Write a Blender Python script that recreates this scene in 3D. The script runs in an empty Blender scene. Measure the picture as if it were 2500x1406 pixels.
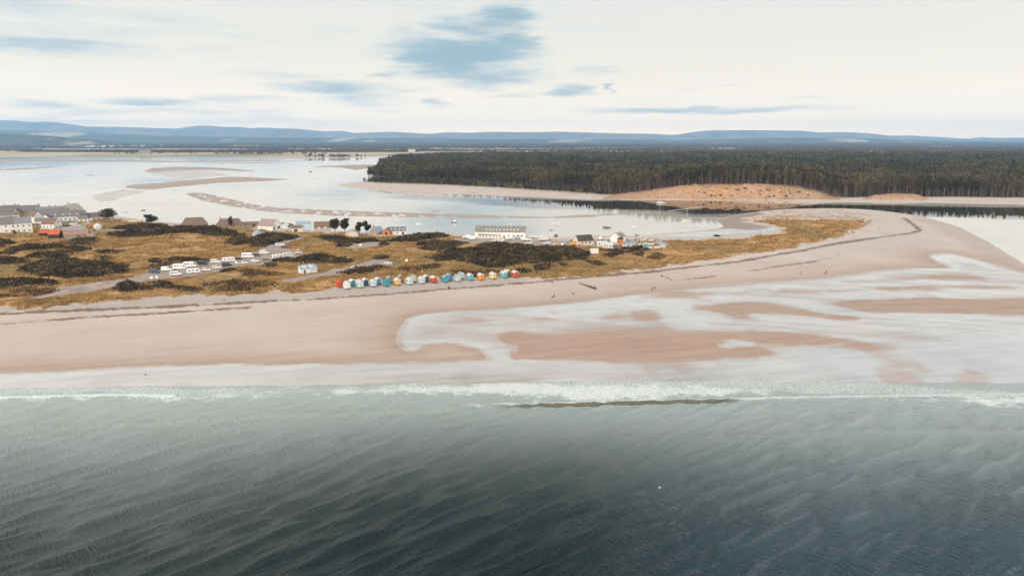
import bpy, bmesh, math, random
import numpy as np
from mathutils import Vector, Matrix
random.seed(7); RNG = np.random.default_rng(11)
SC = bpy.context.scene; COL = SC.collection
PI = math.pi
# ---------------------------------------------------------------- camera (drone, 70 m up, 24 mm)
CAM_H, F, CU, CV, HZ = 70.0, 1667.0, 1250.0, 703.0, 348.0
PITCH = math.atan((CV - HZ) / F); SP, CP = math.sin(PITCH), math.cos(PITCH)
def W(u, v, z=0.0):
    """map survey: photo reading (u, v) -> ground coordinates on the level z"""
    u = np.asarray(u, float); v = np.asarray(v, float); b = (v - CV) / F
    zc = (CAM_H - z) / (SP + b * CP)
    return (u - CU) / F * zc, zc * (CP - b * SP)
cam_d = bpy.data.cameras.new('camera'); cam = bpy.data.objects.new('camera', cam_d); COL.objects.link(cam)
cam.location = (0, 0, CAM_H); cam.rotation_euler = (PI / 2 - PITCH, 0, 0)
cam_d.sensor_width = 36; cam_d.lens = 24.0; cam_d.clip_start = 0.5; cam_d.clip_end = 60000
SC.camera = cam
# ---------------------------------------------------------------- numpy noise
def _h(ix, iy, s):
    n = (ix.astype(np.int64) * 374761393 + iy.astype(np.int64) * 668265263 + s * 974634777) & 0xffffffff
    n = ((n ^ (n >> 13)) * 1274126177) & 0xffffffff
    n = n ^ (n >> 16)
    return (n & 0xffff) / 65535.0
def vnoise(x, y, s=0):
    ix = np.floor(x); iy = np.floor(y); fx = x - ix; fy = y - iy
    fx = fx * fx * (3 - 2 * fx); fy = fy * fy * (3 - 2 * fy)
    a = _h(ix, iy, s); b = _h(ix + 1, iy, s); c = _h(ix, iy + 1, s); d = _h(ix + 1, iy + 1, s)
    return (a + (b - a) * fx) * (1 - fy) + (c + (d - c) * fx) * fy
def fbm(x, y, sc, s=0, oc=4):
    t = np.zeros_like(np.asarray(x, float)); a = 1.0; n = 0
    for k in range(oc):
        t = t + a * vnoise(x / sc + 17.3 * k, y / sc - 9.1 * k, s + k); n += a; a *= .5; sc = sc * .5
    return t / n
def sst(x, a, b):
    t = np.clip((x - a) / (b - a), 0, 1); return t * t * (3 - 2 * t)
# ---------------------------------------------------------------- outlines
def poly(pts, z=0.0):
    p = np.array(pts, float); x, y = W(p[:, 0], p[:, 1], z); return np.stack([x, y], 1)
def sdist(P, x, y, reach=60.0, closed=True):
    """signed distance in metres (inside > 0), -reach outside the neighbourhood"""
    x = np.asarray(x, float); y = np.asarray(y, float)
    out = np.full(x.shape, -reach); lo = P.min(0) - reach; hi = P.max(0) + reach
    m = (x > lo[0]) & (x < hi[0]) & (y > lo[1]) & (y < hi[1])
    if not m.any(): return out
    X = x[m]; Y = y[m]; d2 = np.full(X.shape, 1e18); ins = np.zeros(X.shape, bool)
    n = len(P)
    for i in range(n if closed else n - 1):
        ax, ay = P[i]; bx, by = P[(i + 1) % n]; dx, dy = bx - ax, by - ay
        t = np.clip(((X - ax) * dx + (Y - ay) * dy) / (dx * dx + dy * dy + 1e-9), 0, 1)
        d2 = np.minimum(d2, (X - ax - t * dx) ** 2 + (Y - ay - t * dy) ** 2)
        if closed and ay != by:
            c = ((ay > Y) != (by > Y)) & (X < (bx - ax) * (Y - ay) / (by - ay) + ax); ins ^= c
    d = np.sqrt(d2); out[m] = np.where(ins, d, -np.minimum(d, 1e9)) if closed else -d
    return out
def smooth_poly(P, it=1):
    for _ in range(it):
        Q = np.roll(P, -1, 0); P = np.stack([P * .75 + Q * .25, P * .25 + Q * .75], 1).reshape(-1, 2)
    return P
# main land: village, dunes, beach and spit
L1 = smooth_poly(poly([(-900,500),(-300,503),(0,508),(200,514),(300,532),(430,546),(600,550),(700,561),(900,567),(990,574),(1060,568),(1120,570),(1200,573),(1300,577),(1400,578),(1530,576),(1650,568),(1762,557),(1758,548),(1744,536),(1765,530),(1800,522),(1850,516),(1900,511),(2000,508),(2060,509),(2130,512),(2200,520),(2240,526),(2300,540),(2350,555),(2400,580),(2450,610),(2500,640),(2580,690),(2700,760),(2900,880),(3100,925),(3100,945),(2500,940),(1800,936),(1200,938),(500,946),(0,952),(-900,965)]))
# far land: bay head, plain, pine wood
L2 = smooth_poly(poly([(-900,385),(0,382.5),(150,384.5),(300,385),(500,384),(700,387),(800,387),(900,384),(945,383),(925,392),(912,398),(945,402),(925,416),(905,431),(888,444),(850,447),(812,452),(850,459),(900,465),(960,470),(1020,476),(1100,475),(1170,477),(1290,482),(1380,486),(1460,488.5),(1560,486),(1700,486.5),(1900,489),(1990,496),(2060,495),(2130,496),(2230,495),(2500,501),(2800,506),(3400,520),(3400,351.5),(-900,351.5)]))
SPITTOP = poly([(1790,527),(1850,516),(1900,512),(2000,510),(2060,511),(2110,520),(2130,533),(2100,540),(2000,538),(1900,536),(1820,540)], 2)
GRASS = poly([(-900,800),(-300,762),(0,748),(120,742),(250,735),(325,726),(335,719),(420,716),(520,713),(620,712),(720,711),(800,704),(815,694),(860,686),(960,683),(1080,677),(1180,672),(1270,672),(1330,673),(1400,670),(1450,666),(1530,656),(1600,648),(1700,636),(1800,621),(1900,606),(1980,591),(2050,576),(2095,556),(2125,536),(2090,529),(2020,530),(1975,537),(1940,527),(1900,525),(1835,528),(1815,534),(1850,540),(1895,546),(1914,556),(1905,566),(1870,572),(1800,578),(1740,584),(1650,583),(1560,581),(1480,583),(1400,584),(1300,584),(1200,580),(1120,577),(1060,569),(990,575),(900,568),(700,562),(600,552),(430,548),(300,534),(200,518),(0,512),(-900,505)], 2.8)
GRASS = smooth_poly(GRASS)
BARS = [poly(p, .15) for p in [
 [(288,456),(306,452),(396,445),(504,435.5),(569,431),(648,434),(716,438),(684,441),(540,447),(440,456),(378,464),(324,463)],
 [(342,420),(360,411),(432,407),(504,408),(576,412),(634,418),(600,419),(522,416),(440,416),(380,420)],
 [(441,474),(468,469),(504,471),(558,481),(612,495),(684,506),(792,511),(900,515),(1000,518),(1124,521),(1250,526),(1340,528),(1484,519),(1560,516),(1592,516),(1624,519),(1560,524),(1520,526),(1450,531),(1376,534),(1160,534),(980,532),(900,530),(800,528),(648,519),(576,509),(486,491)],
 [(1027,516),(1070,512),(1106,516),(1113,519),(1052,519)],
 [(-300,420),(0,413),(108,408),(155,406.5),(120,411),(36,415.5)],
 [(194,428),(220,426.3),(243,428),(220,431)],
 [(749,408),(792,405),(893,401.5),(930,403),(905,411),(868,416),(820,409)],
 [(460,399),(560,397.5),(700,397),(720,398.2),(600,399.6)],
 [(-200,392),(150,389.5),(420,393),(640,391),(780,394),(640,394.5),(420,396.5),(150,394),(-200,397)],
 [(1640,506),(1700,503.5),(1690,506.5),(1650,509)],
]]
PALE = [poly(p, 0) for p in [[(342,421),(432,416),(522,418),(570,428),(504,434),(400,444),(410,434)], [(200,478),(300,462),(380,468),(330,480),(240,500),(215,490)]]]
DUNE1 = poly([(1470,487.5),(1560,486.2),(1700,487),(1900,488.7),(2050,488.5),(2060,484),(2050,445),(1600,445),(1500,470)])
DUNE2 = poly([(2105,490),(2180,489.5),(2265,490),(2262,484),(2180,480),(2110,484)])
WET = smooth_poly(poly([(988,852),(975,838),(974,820),(985,797),(1002,777),(1050,766),(1150,760),(1280,752),(1400,742),(1500,730),(1650,712),(1800,697),(1950,689),(2060,679),(2130,668),(2200,658),(2280,656),(2330,654),(2290,641),(2268,627),(2298,617),(2340,622),(2420,643),(2500,668),(3300,800),(3300,1000),(1400,1000),(1330,892),(1264,886),(1225,884),(1194,878),(1190,862),(1155,847),(1105,836),(1055,838),(1022,848),(1010,856)], .8))
SWASH = poly([(-900,960),(0,913),(200,906),(400,896),(560,891),(700,893),(850,890),(1000,888),(1190,882),(1260,882),(1400,885),(1700,880),(1900,880),(2100,860),(2500,850),(3300,850),(3300,1500),(-900,1500)], .3)
DRY = [smooth_poly(poly(p, .8)) for p in [
 [(1203,826),(1228,815),(1290,808),(1400,808),(1500,803),(1600,808),(1800,806),(1950,810),(2040,820),(2100,832),(2060,842),(2000,848),(1930,845),(1862,842),(1892,855),(1912,867),(1880,875),(1700,878),(1500,883),(1350,885),(1265,879),(1248,862),(1262,848),(1225,840)],
 [(1672,751),(1700,746),(1735,748),(1775,738),(1830,736),(1900,742),(1960,752),(2000,766),(2080,772),(2127,780),(2100,787),(2040,785),(1960,776),(1900,772),(1830,770),(1852,783),(1820,785),(1770,775),(1750,766),(1680,765)],
 [(2003,742),(2060,737),(2180,731),(2300,728),(2500,722),(3300,712),(3300,778),(2500,773),(2300,769),(2130,768),(2080,757),(2030,750)],
]]
DIM = [smooth_poly(poly(p, .8)) for p in [
 [(1455,776),(1490,766),(1530,772),(1520,785),(1470,784)],[(1540,772),(1590,767),(1620,778),(1570,783)],[(1675,788),(1740,782),(1810,794),(1700,797)],
 [(1270,782),(1320,776),(1350,787),(1290,792)],[(1130,780),(1170,777),(1190,785),(1140,786)],[(2100,703),(2250,690),(2480,697),(2500,706),(2280,712),(2150,714)],[(2050,690),(2200,672),(2330,668),(2420,678),(2250,690),(2100,697)],[(1990,842),(2100,836),(2200,842),(2150,850),(2000,852)],[(1560,725),(1700,712),(1760,722),(1640,735)],[(1900,712),(2050,704),(2140,716),(1960,722)]]]
PUDDLE = smooth_poly(poly([(1752,839),(1780,829),(1830,834),(1855,841),(1800,845),(1770,848)], .8))
SHINGLE = poly([(-900,795),(0,748),(250,735),(420,718),(620,713),(800,706),(880,698),(1000,690),(1150,684),(1250,681),(1330,680),(1250,691),(1100,704),(1000,712),(800,727),(500,742),(250,754),(0,765),(-900,822)], 1.6)
def pline(pts, z): return poly(pts, z)
WRACK = [(pline([(-900,825),(0,768),(250,756),(500,744),(800,729),(1000,713),(1100,705),(1300,690),(1450,678),(1600,664),(1800,640),(1950,614),(2051,594),(2160,577),(2228,567),(2247,560),(2228,546),(2208,531)], 1.4), 2.2),
 (pline([(-300,812),(0,791),(200,776),(500,758),(600,752)], 1.2), 1.6),
 (pline([(1600,690),(1720,678),(1760,672)], 1.2), 1.0), (pline([(1870,655),(1980,640),(2020,632)], 1.2), 1.2), (pline([(1820,664),(1900,652)],1.2),1.2)]
MOUTH = poly([(2240,526),(2300,540),(2350,555),(2400,580),(2450,610),(2500,640),(2580,690),(2520,690),(2420,632),(2330,585),(2290,560),(2225,530)], .6)
HOOKEDGE = poly([(1744,536),(1800,522),(1850,516),(1870,522),(1810,534),(1820,545),(1880,556),(1876,562),(1840,563),(1764,557)], .6)
WETCOVE = poly([(1520,577),(1650,568),(1764,557),(1840,562),(1900,554),(1912,560),(1902,567),(1840,573),(1752,581),(1650,580)], .6)
AZE = np.tan(np.radians([-90.])) # unused guard
def env1(x, y):
    u = CU + F * x / np.maximum(y * CP + 0.0, 1) * 1.0
    return np.interp(u, [1440,1500,1570,1630,1700,1850,1940,2000,2035,2060], [0,.16,.34,.72,1,1.02,.82,.55,.2,0])
def H(x, y):
    x = np.asarray(x, float); y = np.asarray(y, float)
    h = np.full(x.shape, -1.2)
    s1 = sdist(L1, x, y, 100); m1 = s1 > -99
    sg = sdist(GRASS, x, y, 40)
    n1 = fbm(x, y, 30, 3, 4) - .5; n2 = fbm(x, y, 9, 9, 3) - .5
    a = -1.2 + 1.75 * sst(s1 + n1 * 3, -12, 9) + .75 * sst(s1, 6, 95)
    g = sst(sg + n2 * 6, -9, 9)
    a = a + g * (1.1 + 3.2 * n1 * sst(sg, 0, 25) + 1.5 * n2) + 1.3 * sst(sg, 12, 45) * (fbm(x, y, 70, 21, 2))
    a = a + .5 * sst(-sg, 30, 0) * (sg < 0)
    h = np.where(m1, np.maximum(h, a), h)
    s2 = sdist(L2, x, y, 120)
    b = -1.2 + 1.7 * sst(s2 + n1 * 8, -18, 14) + 1.4 * sst(s2, 20, 110) + np.maximum(y - 4200, 0) * .0035
    sd = sdist(DUNE1, x, y, 20)
    b = b + env1(x, y) * 14.0 * sst(sd + n2 * 5, 1, 30) * (1 + .40 * n1 + .30 * n2)
    b = b + 4.2 * sst(sdist(DUNE2, x, y, 20) + n2 * 5, 0, 14)
    h = np.where(s2 > -119, np.maximum(h, b), h)
    for i, B in enumerate(BARS):
        s = sdist(B, x, y, 60)
        if i == 2:
            q = fbm((x * .8 + y * .25), (y * .26 - x * .14), 3.4, 41, 2) - .5
            c = -.40 + .555 * sst(s, -8, 12) + q * 1.5 * sst(s, 0, 22)
        else:
            c = -.35 + .48 * sst(s, -14, 16) + (fbm(x, y * .4, 16, 47, 3) - .5) * .34
        h = np.where(s > -59, np.maximum(h, c), h)
    for B in PALE:
        s = sdist(B, x, y, 80); c = -.3 + .39 * sst(s, -30, 25) + (fbm(x, y * .4, 20, 49, 3) - .5) * .25; h = np.where(s > -79, np.maximum(h, c), h)
    return h
def hz(x, y): return float(H(np.array([x]), np.array([y]))[0])
def G(u, v):
    """point of the ground that the photo shows at (u, v)"""
    z = 2.5
    for _ in range(10):
        x, y = W(u, v, z); z = z * .4 + hz(float(x), float(y)) * .6
    x, y = W(u, v, z); return Vector((float(x), float(y), hz(float(x), float(y))))
def mpp(p): return math.sqrt(p.x * 0 + (p.y * CP + (CAM_H - p.z) * SP) ** 2) / F   # metres per photo pixel at p
# ---------------------------------------------------------------- objects
def tag(o, label=None, cat=None, group=None, kind=None):
    if label: o['label'] = label
    if cat: o['category'] = cat
    if group: o['group'] = group
    if kind: o['kind'] = kind
    return o
def empty(name, loc, rz=0.0):
    o = bpy.data.objects.new(name, None); COL.objects.link(o); o.location = loc; o.rotation_euler = (0, 0, rz); o.empty_display_size = .2
    return o
def npmesh(name, V, Fc, mats, parent=None, smooth=False, attrs=None, link=True, mi=None):
    V = np.asarray(V, np.float32); Fc = np.asarray(Fc, np.int32)
    me = bpy.data.meshes.new(name); k = Fc.shape[1]
    me.vertices.add(len(V)); me.vertices.foreach_set('co', V.ravel())
    me.loops.add(Fc.size); me.loops.foreach_set('vertex_index', Fc.ravel())
    me.polygons.add(len(Fc)); me.polygons.foreach_set('loop_start', np.arange(0, Fc.size, k, dtype=np.int32))
    if smooth: me.polygons.foreach_set('use_smooth', np.ones(len(Fc), bool))
    for m in (mats if isinstance(mats, (list, tuple)) else [mats]): me.materials.append(m)
    if mi is not None: me.polygons.foreach_set('material_index', np.asarray(mi, np.int32))
    me.update(calc_edges=True)
    for nm, A in (attrs or {}).items():
        at = me.attributes.new(nm, 'FLOAT_COLOR', 'POINT'); at.data.foreach_set('color', np.asarray(A, np.float32).ravel())
    if not link: return me
    o = bpy.data.objects.new(name, me); COL.objects.link(o)
    if parent: o.parent = parent
    return o
class MB:
    """collects shapes and links them as one mesh object"""
    def __init__(s): s.v = []; s.f = []
    def add(s, V, Fc):
        n = len(s.v); s.v += [tuple(p) for p in V]; s.f += [tuple(i + n for i in f) for f in Fc]; return s
    def box(s, x0, y0, z0, x1, y1, z1):
        return s.add([(x0,y0,z0),(x1,y0,z0),(x1,y1,z0),(x0,y1,z0),(x0,y0,z1),(x1,y0,z1),(x1,y1,z1),(x0,y1,z1)],
                     [(3,2,1,0),(4,5,6,7),(0,1,5,4),(1,2,6,5),(2,3,7,6),(3,0,4,7)])
    def prism(s, prof, axis, a, b):
        """profile of 2-D points extruded from a to b along axis x or y"""
        n = len(prof); f = (lambda p, t: (t, p[0], p[1])) if axis == 'x' else (lambda p, t: (p[0], t, p[1]))
        V = [f(p, a) for p in prof] + [f(p, b) for p in prof]
        return s.add(V, [tuple(range(n))[::-1], tuple(range(n, 2 * n))] + [(i, (i + 1) % n, n + (i + 1) % n, n + i) for i in range(n)])
    def tube(s, p, q, r0, r1, n=6):
        p = Vector(p); q = Vector(q); d = (q - p).normalized(); a = d.orthogonal().normalized(); b = d.cross(a)
        V = [p + (a * math.cos(2*PI*i/n) + b * math.sin(2*PI*i/n)) * r0 for i in range(n)] + [q + (a * math.cos(2*PI*i/n) + b * math.sin(2*PI*i/n)) * r1 for i in range(n)]
        return s.add(V, [tuple(range(n))[::-1], tuple(range(n, 2*n))] + [(i, (i+1) % n, n + (i+1) % n, n + i) for i in range(n)])
    def wheel(s, x, y, z, r, w):
        return s.tube((x, y - w / 2, z), (x, y + w / 2, z), r, r, 12)
    def loft(s, rings, cap=True):
        n = len(rings[0]); V = [p for r in rings for p in r]; Fc = []
        for k in range(len(rings) - 1):
            Fc += [(k*n+i, k*n+(i+1) % n, (k+1)*n+(i+1) % n, (k+1)*n+i) for i in range(n)]
        if cap: Fc += [tuple(range(n))[::-1], tuple(range((len(rings)-1)*n, len(rings)*n))]
        return s.add(V, Fc)
    def build(s, name, mat, parent=None, bevel=0.0, smooth=False):
        me = bpy.data.meshes.new(name); me.from_pydata(s.v, [], s.f)
        bm = bmesh.new(); bm.from_mesh(me); bmesh.ops.recalc_face_normals(bm, faces=bm.faces[:])
        if bevel: bmesh.ops.bevel(bm, geom=[e for e in bm.edges], offset=bevel, segments=1, affect='EDGES', clamp_overlap=True)
        if smooth:
            for f in bm.faces: f.smooth = True
        bm.to_mesh(me); bm.free()
        for m in (mat if isinstance(mat, (list, tuple)) else [mat]): me.materials.append(m)
        o = bpy.data.objects.new(name, me); COL.objects.link(o)
        if parent: o.parent = parent
        return o
def copy_tree(o, parent=None):
    c = o.copy(); COL.objects.link(c); c.parent = parent
    for ch in list(o.children): copy_tree(ch, c)
    return c
# ---------------------------------------------------------------- material helpers
class NT:
    def __init__(s, tree): s.t = tree; tree.nodes.clear()
    def n(s, typ, **kw):
        nd = s.t.nodes.new(typ)
        for k, v in kw.items():
            if k.startswith('i_'):
                key = k[2:]; nd.inputs[int(key) if key.isdigit() else key.replace('_', ' ')].default_value = v
            else: setattr(nd, k, v)
        return nd
    def l(s, a, b): s.t.links.new(a, b)
    def put(s, sock, val):
        if hasattr(val, 'is_output') or isinstance(val, bpy.types.NodeSocket): s.l(val, sock)
        else: sock.default_value = val
    def m(s, op, a, b=None, c=None, clamp=False):
        nd = s.t.nodes.new('ShaderNodeMath'); nd.operation = op; nd.use_clamp = clamp
        for i, x in enumerate((a, b, c)):
            if x is not None: s.put(nd.inputs[i], x)
        return nd.outputs[0]
    def sm(s, x, a, b, lo=0., hi=1.):
        nd = s.t.nodes.new('ShaderNodeMapRange'); nd.interpolation_type = 'SMOOTHSTEP'
        s.put(nd.inputs[0], x); nd.inputs[1].default_value = a; nd.inputs[2].default_value = b; nd.inputs[3].default_value = lo; nd.inputs[4].default_value = hi
        return nd.outputs[0]
    def mix(s, f, a, b, mode='MIX'):
        nd = s.t.nodes.new('ShaderNodeMix'); nd.data_type = 'RGBA'; nd.blend_type = mode
        s.put(nd.inputs[0], f)
        for i, x in ((6, a), (7, b)):
            if isinstance(x, tuple) and len(x) == 3: x = x + (1,)
            s.put(nd.inputs[i], x)
        return nd.outputs[2]
    def noise(s, vec, scale, detail=3, rough=.55, dist=0.):
        nd = s.t.nodes.new('ShaderNodeTexNoise'); s.l(vec, nd.inputs['Vector'])
        nd.inputs['Scale'].default_value = scale; nd.inputs['Detail'].default_value = detail; nd.inputs['Roughness'].default_value = rough; nd.inputs['Distortion'].default_value = dist
        return nd.outputs[0]
    def mapv(s, vec, rot=0., sc=(1, 1, 1)):
        if rot:
            r = s.t.nodes.new('ShaderNodeMapping'); s.l(vec, r.inputs[0]); r.inputs['Rotation'].default_value = (0, 0, rot); vec = r.outputs[0]
        nd = s.t.nodes.new('ShaderNodeMapping'); s.l(vec, nd.inputs[0]); nd.inputs['Scale'].default_value = sc
        return nd.outputs[0]
    def ramp(s, f, stops, interp='LINEAR'):
        nd = s.t.nodes.new('ShaderNodeValToRGB'); cr = nd.color_ramp; cr.interpolation = interp; s.put(nd.inputs[0], f)
        while len(cr.elements) < len(stops): cr.elements.new(.5)
        for e, (p, c) in zip(cr.elements, stops): e.position = p; e.color = tuple(c) + (1,)
        return nd.outputs[0]
def new_mat(name):
    m = bpy.data.materials.new(name); m.use_nodes = True; t = NT(m.node_tree)
    out = t.n('ShaderNodeOutputMaterial'); bs = t.n('ShaderNodeBsdfPrincipled'); t.l(bs.outputs[0], out.inputs[0])
    return m, t, bs
_MC = {}
def mat(name, col, rough=.7, var=.18, scale=1.5, metal=0., spec=.4):
    if name in _MC: return _MC[name]
    m, t, bs = new_mat(name); tc = t.n('ShaderNodeTexCoord').outputs['Object']
    a = t.noise(tc, scale, 4, .6); b = t.noise(tc, scale * 9, 2, .6)
    f = t.m('ADD', t.m('MULTIPLY', a, .7), t.m('MULTIPLY', b, .3))
    lo = tuple(c * (1 - var) for c in col); hi = tuple(min(1, c * (1 + var)) for c in col)
    t.l(t.ramp(f, [(.3, lo), (.7, hi)]), bs.inputs['Base Color'])
    bs.inputs['Roughness'].default_value = rough; bs.inputs['Metallic'].default_value = metal; bs.inputs['Specular IOR Level'].default_value = spec
    _MC[name] = m; return m
def leaf_mat(name, stops, rough=.8, tree=False):
    if name in _MC: return _MC[name]
    m, t, bs = new_mat(name); g = t.n('ShaderNodeNewGeometry')
    if tree:   # colour differs from tree to tree (cells about a crown wide) and from stand to stand
        v = t.n('ShaderNodeTexVoronoi'); v.inputs['Scale'].default_value = .16; t.l(t.mapv(g.outputs['Position'], 0, (1, 1, .02)), v.inputs['Vector']); s = t.n('ShaderNodeSeparateColor'); t.l(v.outputs['Color'], s.inputs[0])
        n = t.noise(g.outputs['Position'], .012, 3); f = t.m('ADD', t.m('MULTIPLY', g.outputs['Random Per Island'], .25), t.m('ADD', t.m('MULTIPLY', s.outputs[0], .34), t.m('MULTIPLY', t.sm(n, .35, .65), .41)))
    else:
        n = t.noise(g.outputs['Position'], .09, 3); f = t.m('ADD', t.m('MULTIPLY', g.outputs['Random Per Island'], .6), t.m('MULTIPLY', t.sm(n, .3, .7), .4))
    t.l(t.ramp(f, stops), bs.inputs['Base Color']); bs.inputs['Roughness'].default_value = rough; bs.inputs['Specular IOR Level'].default_value = .2
    _MC[name] = m; return m
# ================================================================ ground sheet
def grid(us, vs, z=0.0):
    U, Vv = np.meshgrid(us, vs); x, y = W(U, Vv, z); n, m = U.shape
    i = np.arange(n * m).reshape(n, m)
    Fc = np.stack([i[:-1, :-1], i[1:, :-1], i[1:, 1:], i[:-1, 1:]], -1).reshape(-1, 4)
    return x.ravel(), y.ravel(), Fc
us = np.concatenate([np.arange(-900, -60, 16.), np.arange(-60, 2560, 4.), np.arange(2560, 3400, 16.)])
vs = np.concatenate([[351.6, 351.9, 352.4, 353, 353.8, 354.5, 355.2, 356, 357], np.arange(358, 396, 1.), np.arange(396, 545, .8), np.arange(545, 800, 1.4), np.arange(800, 990, 2.), np.arange(990, 2500, 60.)])
gx, gy, gf = grid(us, vs)
gz = H(gx, gy)
sG = sdist(GRASS, gx, gy, 40); nA = fbm(gx, gy, 11, 5, 4) - .5; nB = fbm(gx, gy, 3.2, 6, 3) - .5; nL = fbm(gx, gy, 60, 8, 3) - .5
grass = sst(sG + nA * 16 + nB * 9, -1.5, 1.5)
top = sst(sdist(SPITTOP, gx, gy, 40) + nA * 10, -5, 5)
grass = grass * (1 - top) + top * .85 * sst(nB + nA * .6, .06, .12)
nS = fbm(gx * .3 + gy * .95, gx * .03 - gy * .1, 9, 31, 4) - .5
nW = fbm(gx * .9 - gy * .12, gy * .55 + gx * .1, 17, 33, 4) - .5
sW = sdist(WET, gx, gy, 60); sS = sdist(SWASH, gx, gy, 60)
sw = np.maximum(sW + nB * .8 + nA * 1.5, sS + nB * .8 + nA * 2)
dry = np.full(gx.shape, -60.)
for D in DRY: dry = np.maximum(dry, sdist(D, gx, gy, 60))
dim = np.full(gx.shape, -60.)
for D in DIM: dim = np.maximum(dim, sdist(D, gx, gy, 40))
pud = sdist(PUDDLE, gx, gy, 40)
soft = .8 + 5.5 * sst(fbm(gx, gy, 34, 91, 2), .42, .72)
soft = np.where(sS > -12, np.minimum(soft, 1.6), soft)
wet = sst(sw / soft, -1, 1) * (1 - .97 * sst((dry + nA * 4 + nB * 1.5 + np.minimum(nW * 8, .8) - .6) / soft, -1.0, 1.0))
wet = wet * (1 - .85 * sst(dim + nW * 16 + nA * 5, -3, 5))
lane = np.where(gy > 175, np.clip(sst(nW, .10, .26), 0, 1), 0) * sst(sW, 4, 14)
wet = wet * (1 - .55 * lane) * (1 - .42 * sst(nS + .6 * nL, -.02, .22) * sst(sW, 0, 10) * sst(-sS, 2, 14))
for Q_ in PALE: wet = np.maximum(wet, .40 * sst(sdist(Q_, gx, gy, 80), -20, 10)); mudP = sst(sdist(Q_, gx, gy, 80), -20, 10)
wet = np.maximum(wet, sst(pud + nB, -.4, .4)); wet = np.maximum(wet, .85 * sst(sdist(WETCOVE, gx, gy, 40), -2, 3))
tan = np.maximum(np.exp(-np.maximum(-sw, 0) / 14.) * (sw > -59), sst(dry, -2, 2)) * (1 - grass)
shing = sst(sdist(SHINGLE, gx, gy, 40) + nA * 3 + nB * 3, -1, 1)
wr = np.zeros(gx.shape)
for P_, w_ in WRACK:
    wr = np.maximum(wr, sst(w_ + sdist(P_, gx, gy, 20, False) + nA * 3 + nB * 3.2 - .5, -.5, 1.2))
mouth = np.maximum(sst(sdist(MOUTH, gx, gy, 40) + nA * 5, -3, 3), sst(sdist(HOOKEDGE, gx, gy, 40) + nA * 5, -3, 3))
s2g = sdist(L2, gx, gy, 120); onfar = s2g > -119
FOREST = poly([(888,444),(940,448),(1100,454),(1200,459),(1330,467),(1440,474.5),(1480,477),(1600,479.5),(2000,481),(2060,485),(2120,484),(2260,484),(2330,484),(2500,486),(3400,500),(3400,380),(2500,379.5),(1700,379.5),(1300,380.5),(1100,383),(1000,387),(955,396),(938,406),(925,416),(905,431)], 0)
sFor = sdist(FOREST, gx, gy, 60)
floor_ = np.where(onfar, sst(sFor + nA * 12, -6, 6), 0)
far = np.where((gy > 2300) & onfar, sst(s2g + nL * 60, 10, 60), 0)
d1 = np.where(onfar, sst(sdist(DUNE1, gx, gy, 20) + nA * 8, -2, 4), 0) ; d1 = np.maximum(d1, np.where(onfar, sst(sdist(DUNE2, gx, gy, 20) + nA * 5, -2, 3), 0))
grass = np.maximum(grass, np.where(onfar, .9 * d1 * sst(gz + nA * 7, 7.5, 10.) * sst(nB + nA, -.02, .12), 0)); grass = np.maximum(grass, np.where(onfar, .75 * d1 * sst(nB * .8 + nA * 1.2, .19, .26), 0))
floor_ = floor_ * (1 - d1 * sst(gy, 965, 905))
mud = np.zeros(gx.shape)
for B_ in BARS: mud = np.maximum(mud, sst(sdist(B_, gx, gy, 60), -40, -5))
pale = np.zeros(gx.shape)
for B_ in PALE: pale = np.maximum(pale, sst(sdist(B_, gx, gy, 80) + nA * 30, -40, 30))
greenish = sst(fbm(gx, gy, 45, 51, 3), .5, .68)
one = np.ones(gx.shape)
A_ = np.stack([wet, grass, shing * (1 - grass), wr], 1); B_ = np.stack([far, floor_, np.maximum(mud, .45 * mouth), tan], 1); C_ = np.stack([d1, greenish, sst(sdist(HOOKEDGE, gx, gy, 40) + nA * 5, -3, 3), one], 1)

gm, t, bs = new_mat('sand_and_turf')
pos = t.n('ShaderNodeNewGeometry').outputs['Position']
def sep(nm):
    a = t.n('ShaderNodeAttribute', attribute_name=nm); s = t.n('ShaderNodeSeparateColor'); t.l(a.outputs['Color'], s.inputs[0]); return list(s.outputs) + [a.outputs['Alpha']]
aw, ag, ash, awr = sep('cover_a'); bf, bfl, bm_, bt = sep('cover_b'); cd, cg, cm, _ = sep('cover_c')
n_f = t.noise(pos, 1.7, 4, .65); n_m = t.noise(pos, .22, 4, .6); n_l = t.noise(pos, .03, 4, .55)
strk = t.noise(t.mapv(pos, -.22, (.03, .35, 1)), 1.0, 4, .6)
sand = t.ramp(t.m('ADD', t.m('MULTIPLY', n_l, .5), t.m('ADD', t.m('MULTIPLY', strk, .35), t.m('MULTIPLY', n_f, .15))), [(.3, (.405, .33, .288)), (.5, (.475, .398, .352)), (.7, (.53, .458, .412))])
tanc = t.ramp(t.m('ADD', t.m('MULTIPLY', strk, .7), t.m('MULTIPLY', n_f, .3)), [(.3, (.30, .195, .145)), (.7, (.415, .30, .238))])
col = t.mix(bt, sand, tanc)
wetc = t.ramp(t.m('ADD', t.m('MULTIPLY', strk, .4), t.m('MULTIPLY', n_l, .6)), [(.34, (.33, .295, .275)), (.5, (.45, .42, .40)), (.66, (.55, .53, .51))])
col = t.mix(aw, col, wetc)
shc = t.ramp(n_f, [(.3, (.25, .20, .172)), (.5, (.385, .33, .295)), (.7, (.50, .445, .40))])
col = t.mix(ash, col, shc)
mudc = t.ramp(n_m, [(.3, (.29, .225, .19)), (.7, (.42, .345, .30))])
col = t.mix(bm_, col, mudc)
col = t.mix(t.m('MULTIPLY', cm, .6), col, (.20, .15, .125))
col = t.mix(awr, col, t.ramp(n_f, [(.35, (.10, .06, .045)), (.65, (.26, .18, .14))]))
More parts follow.
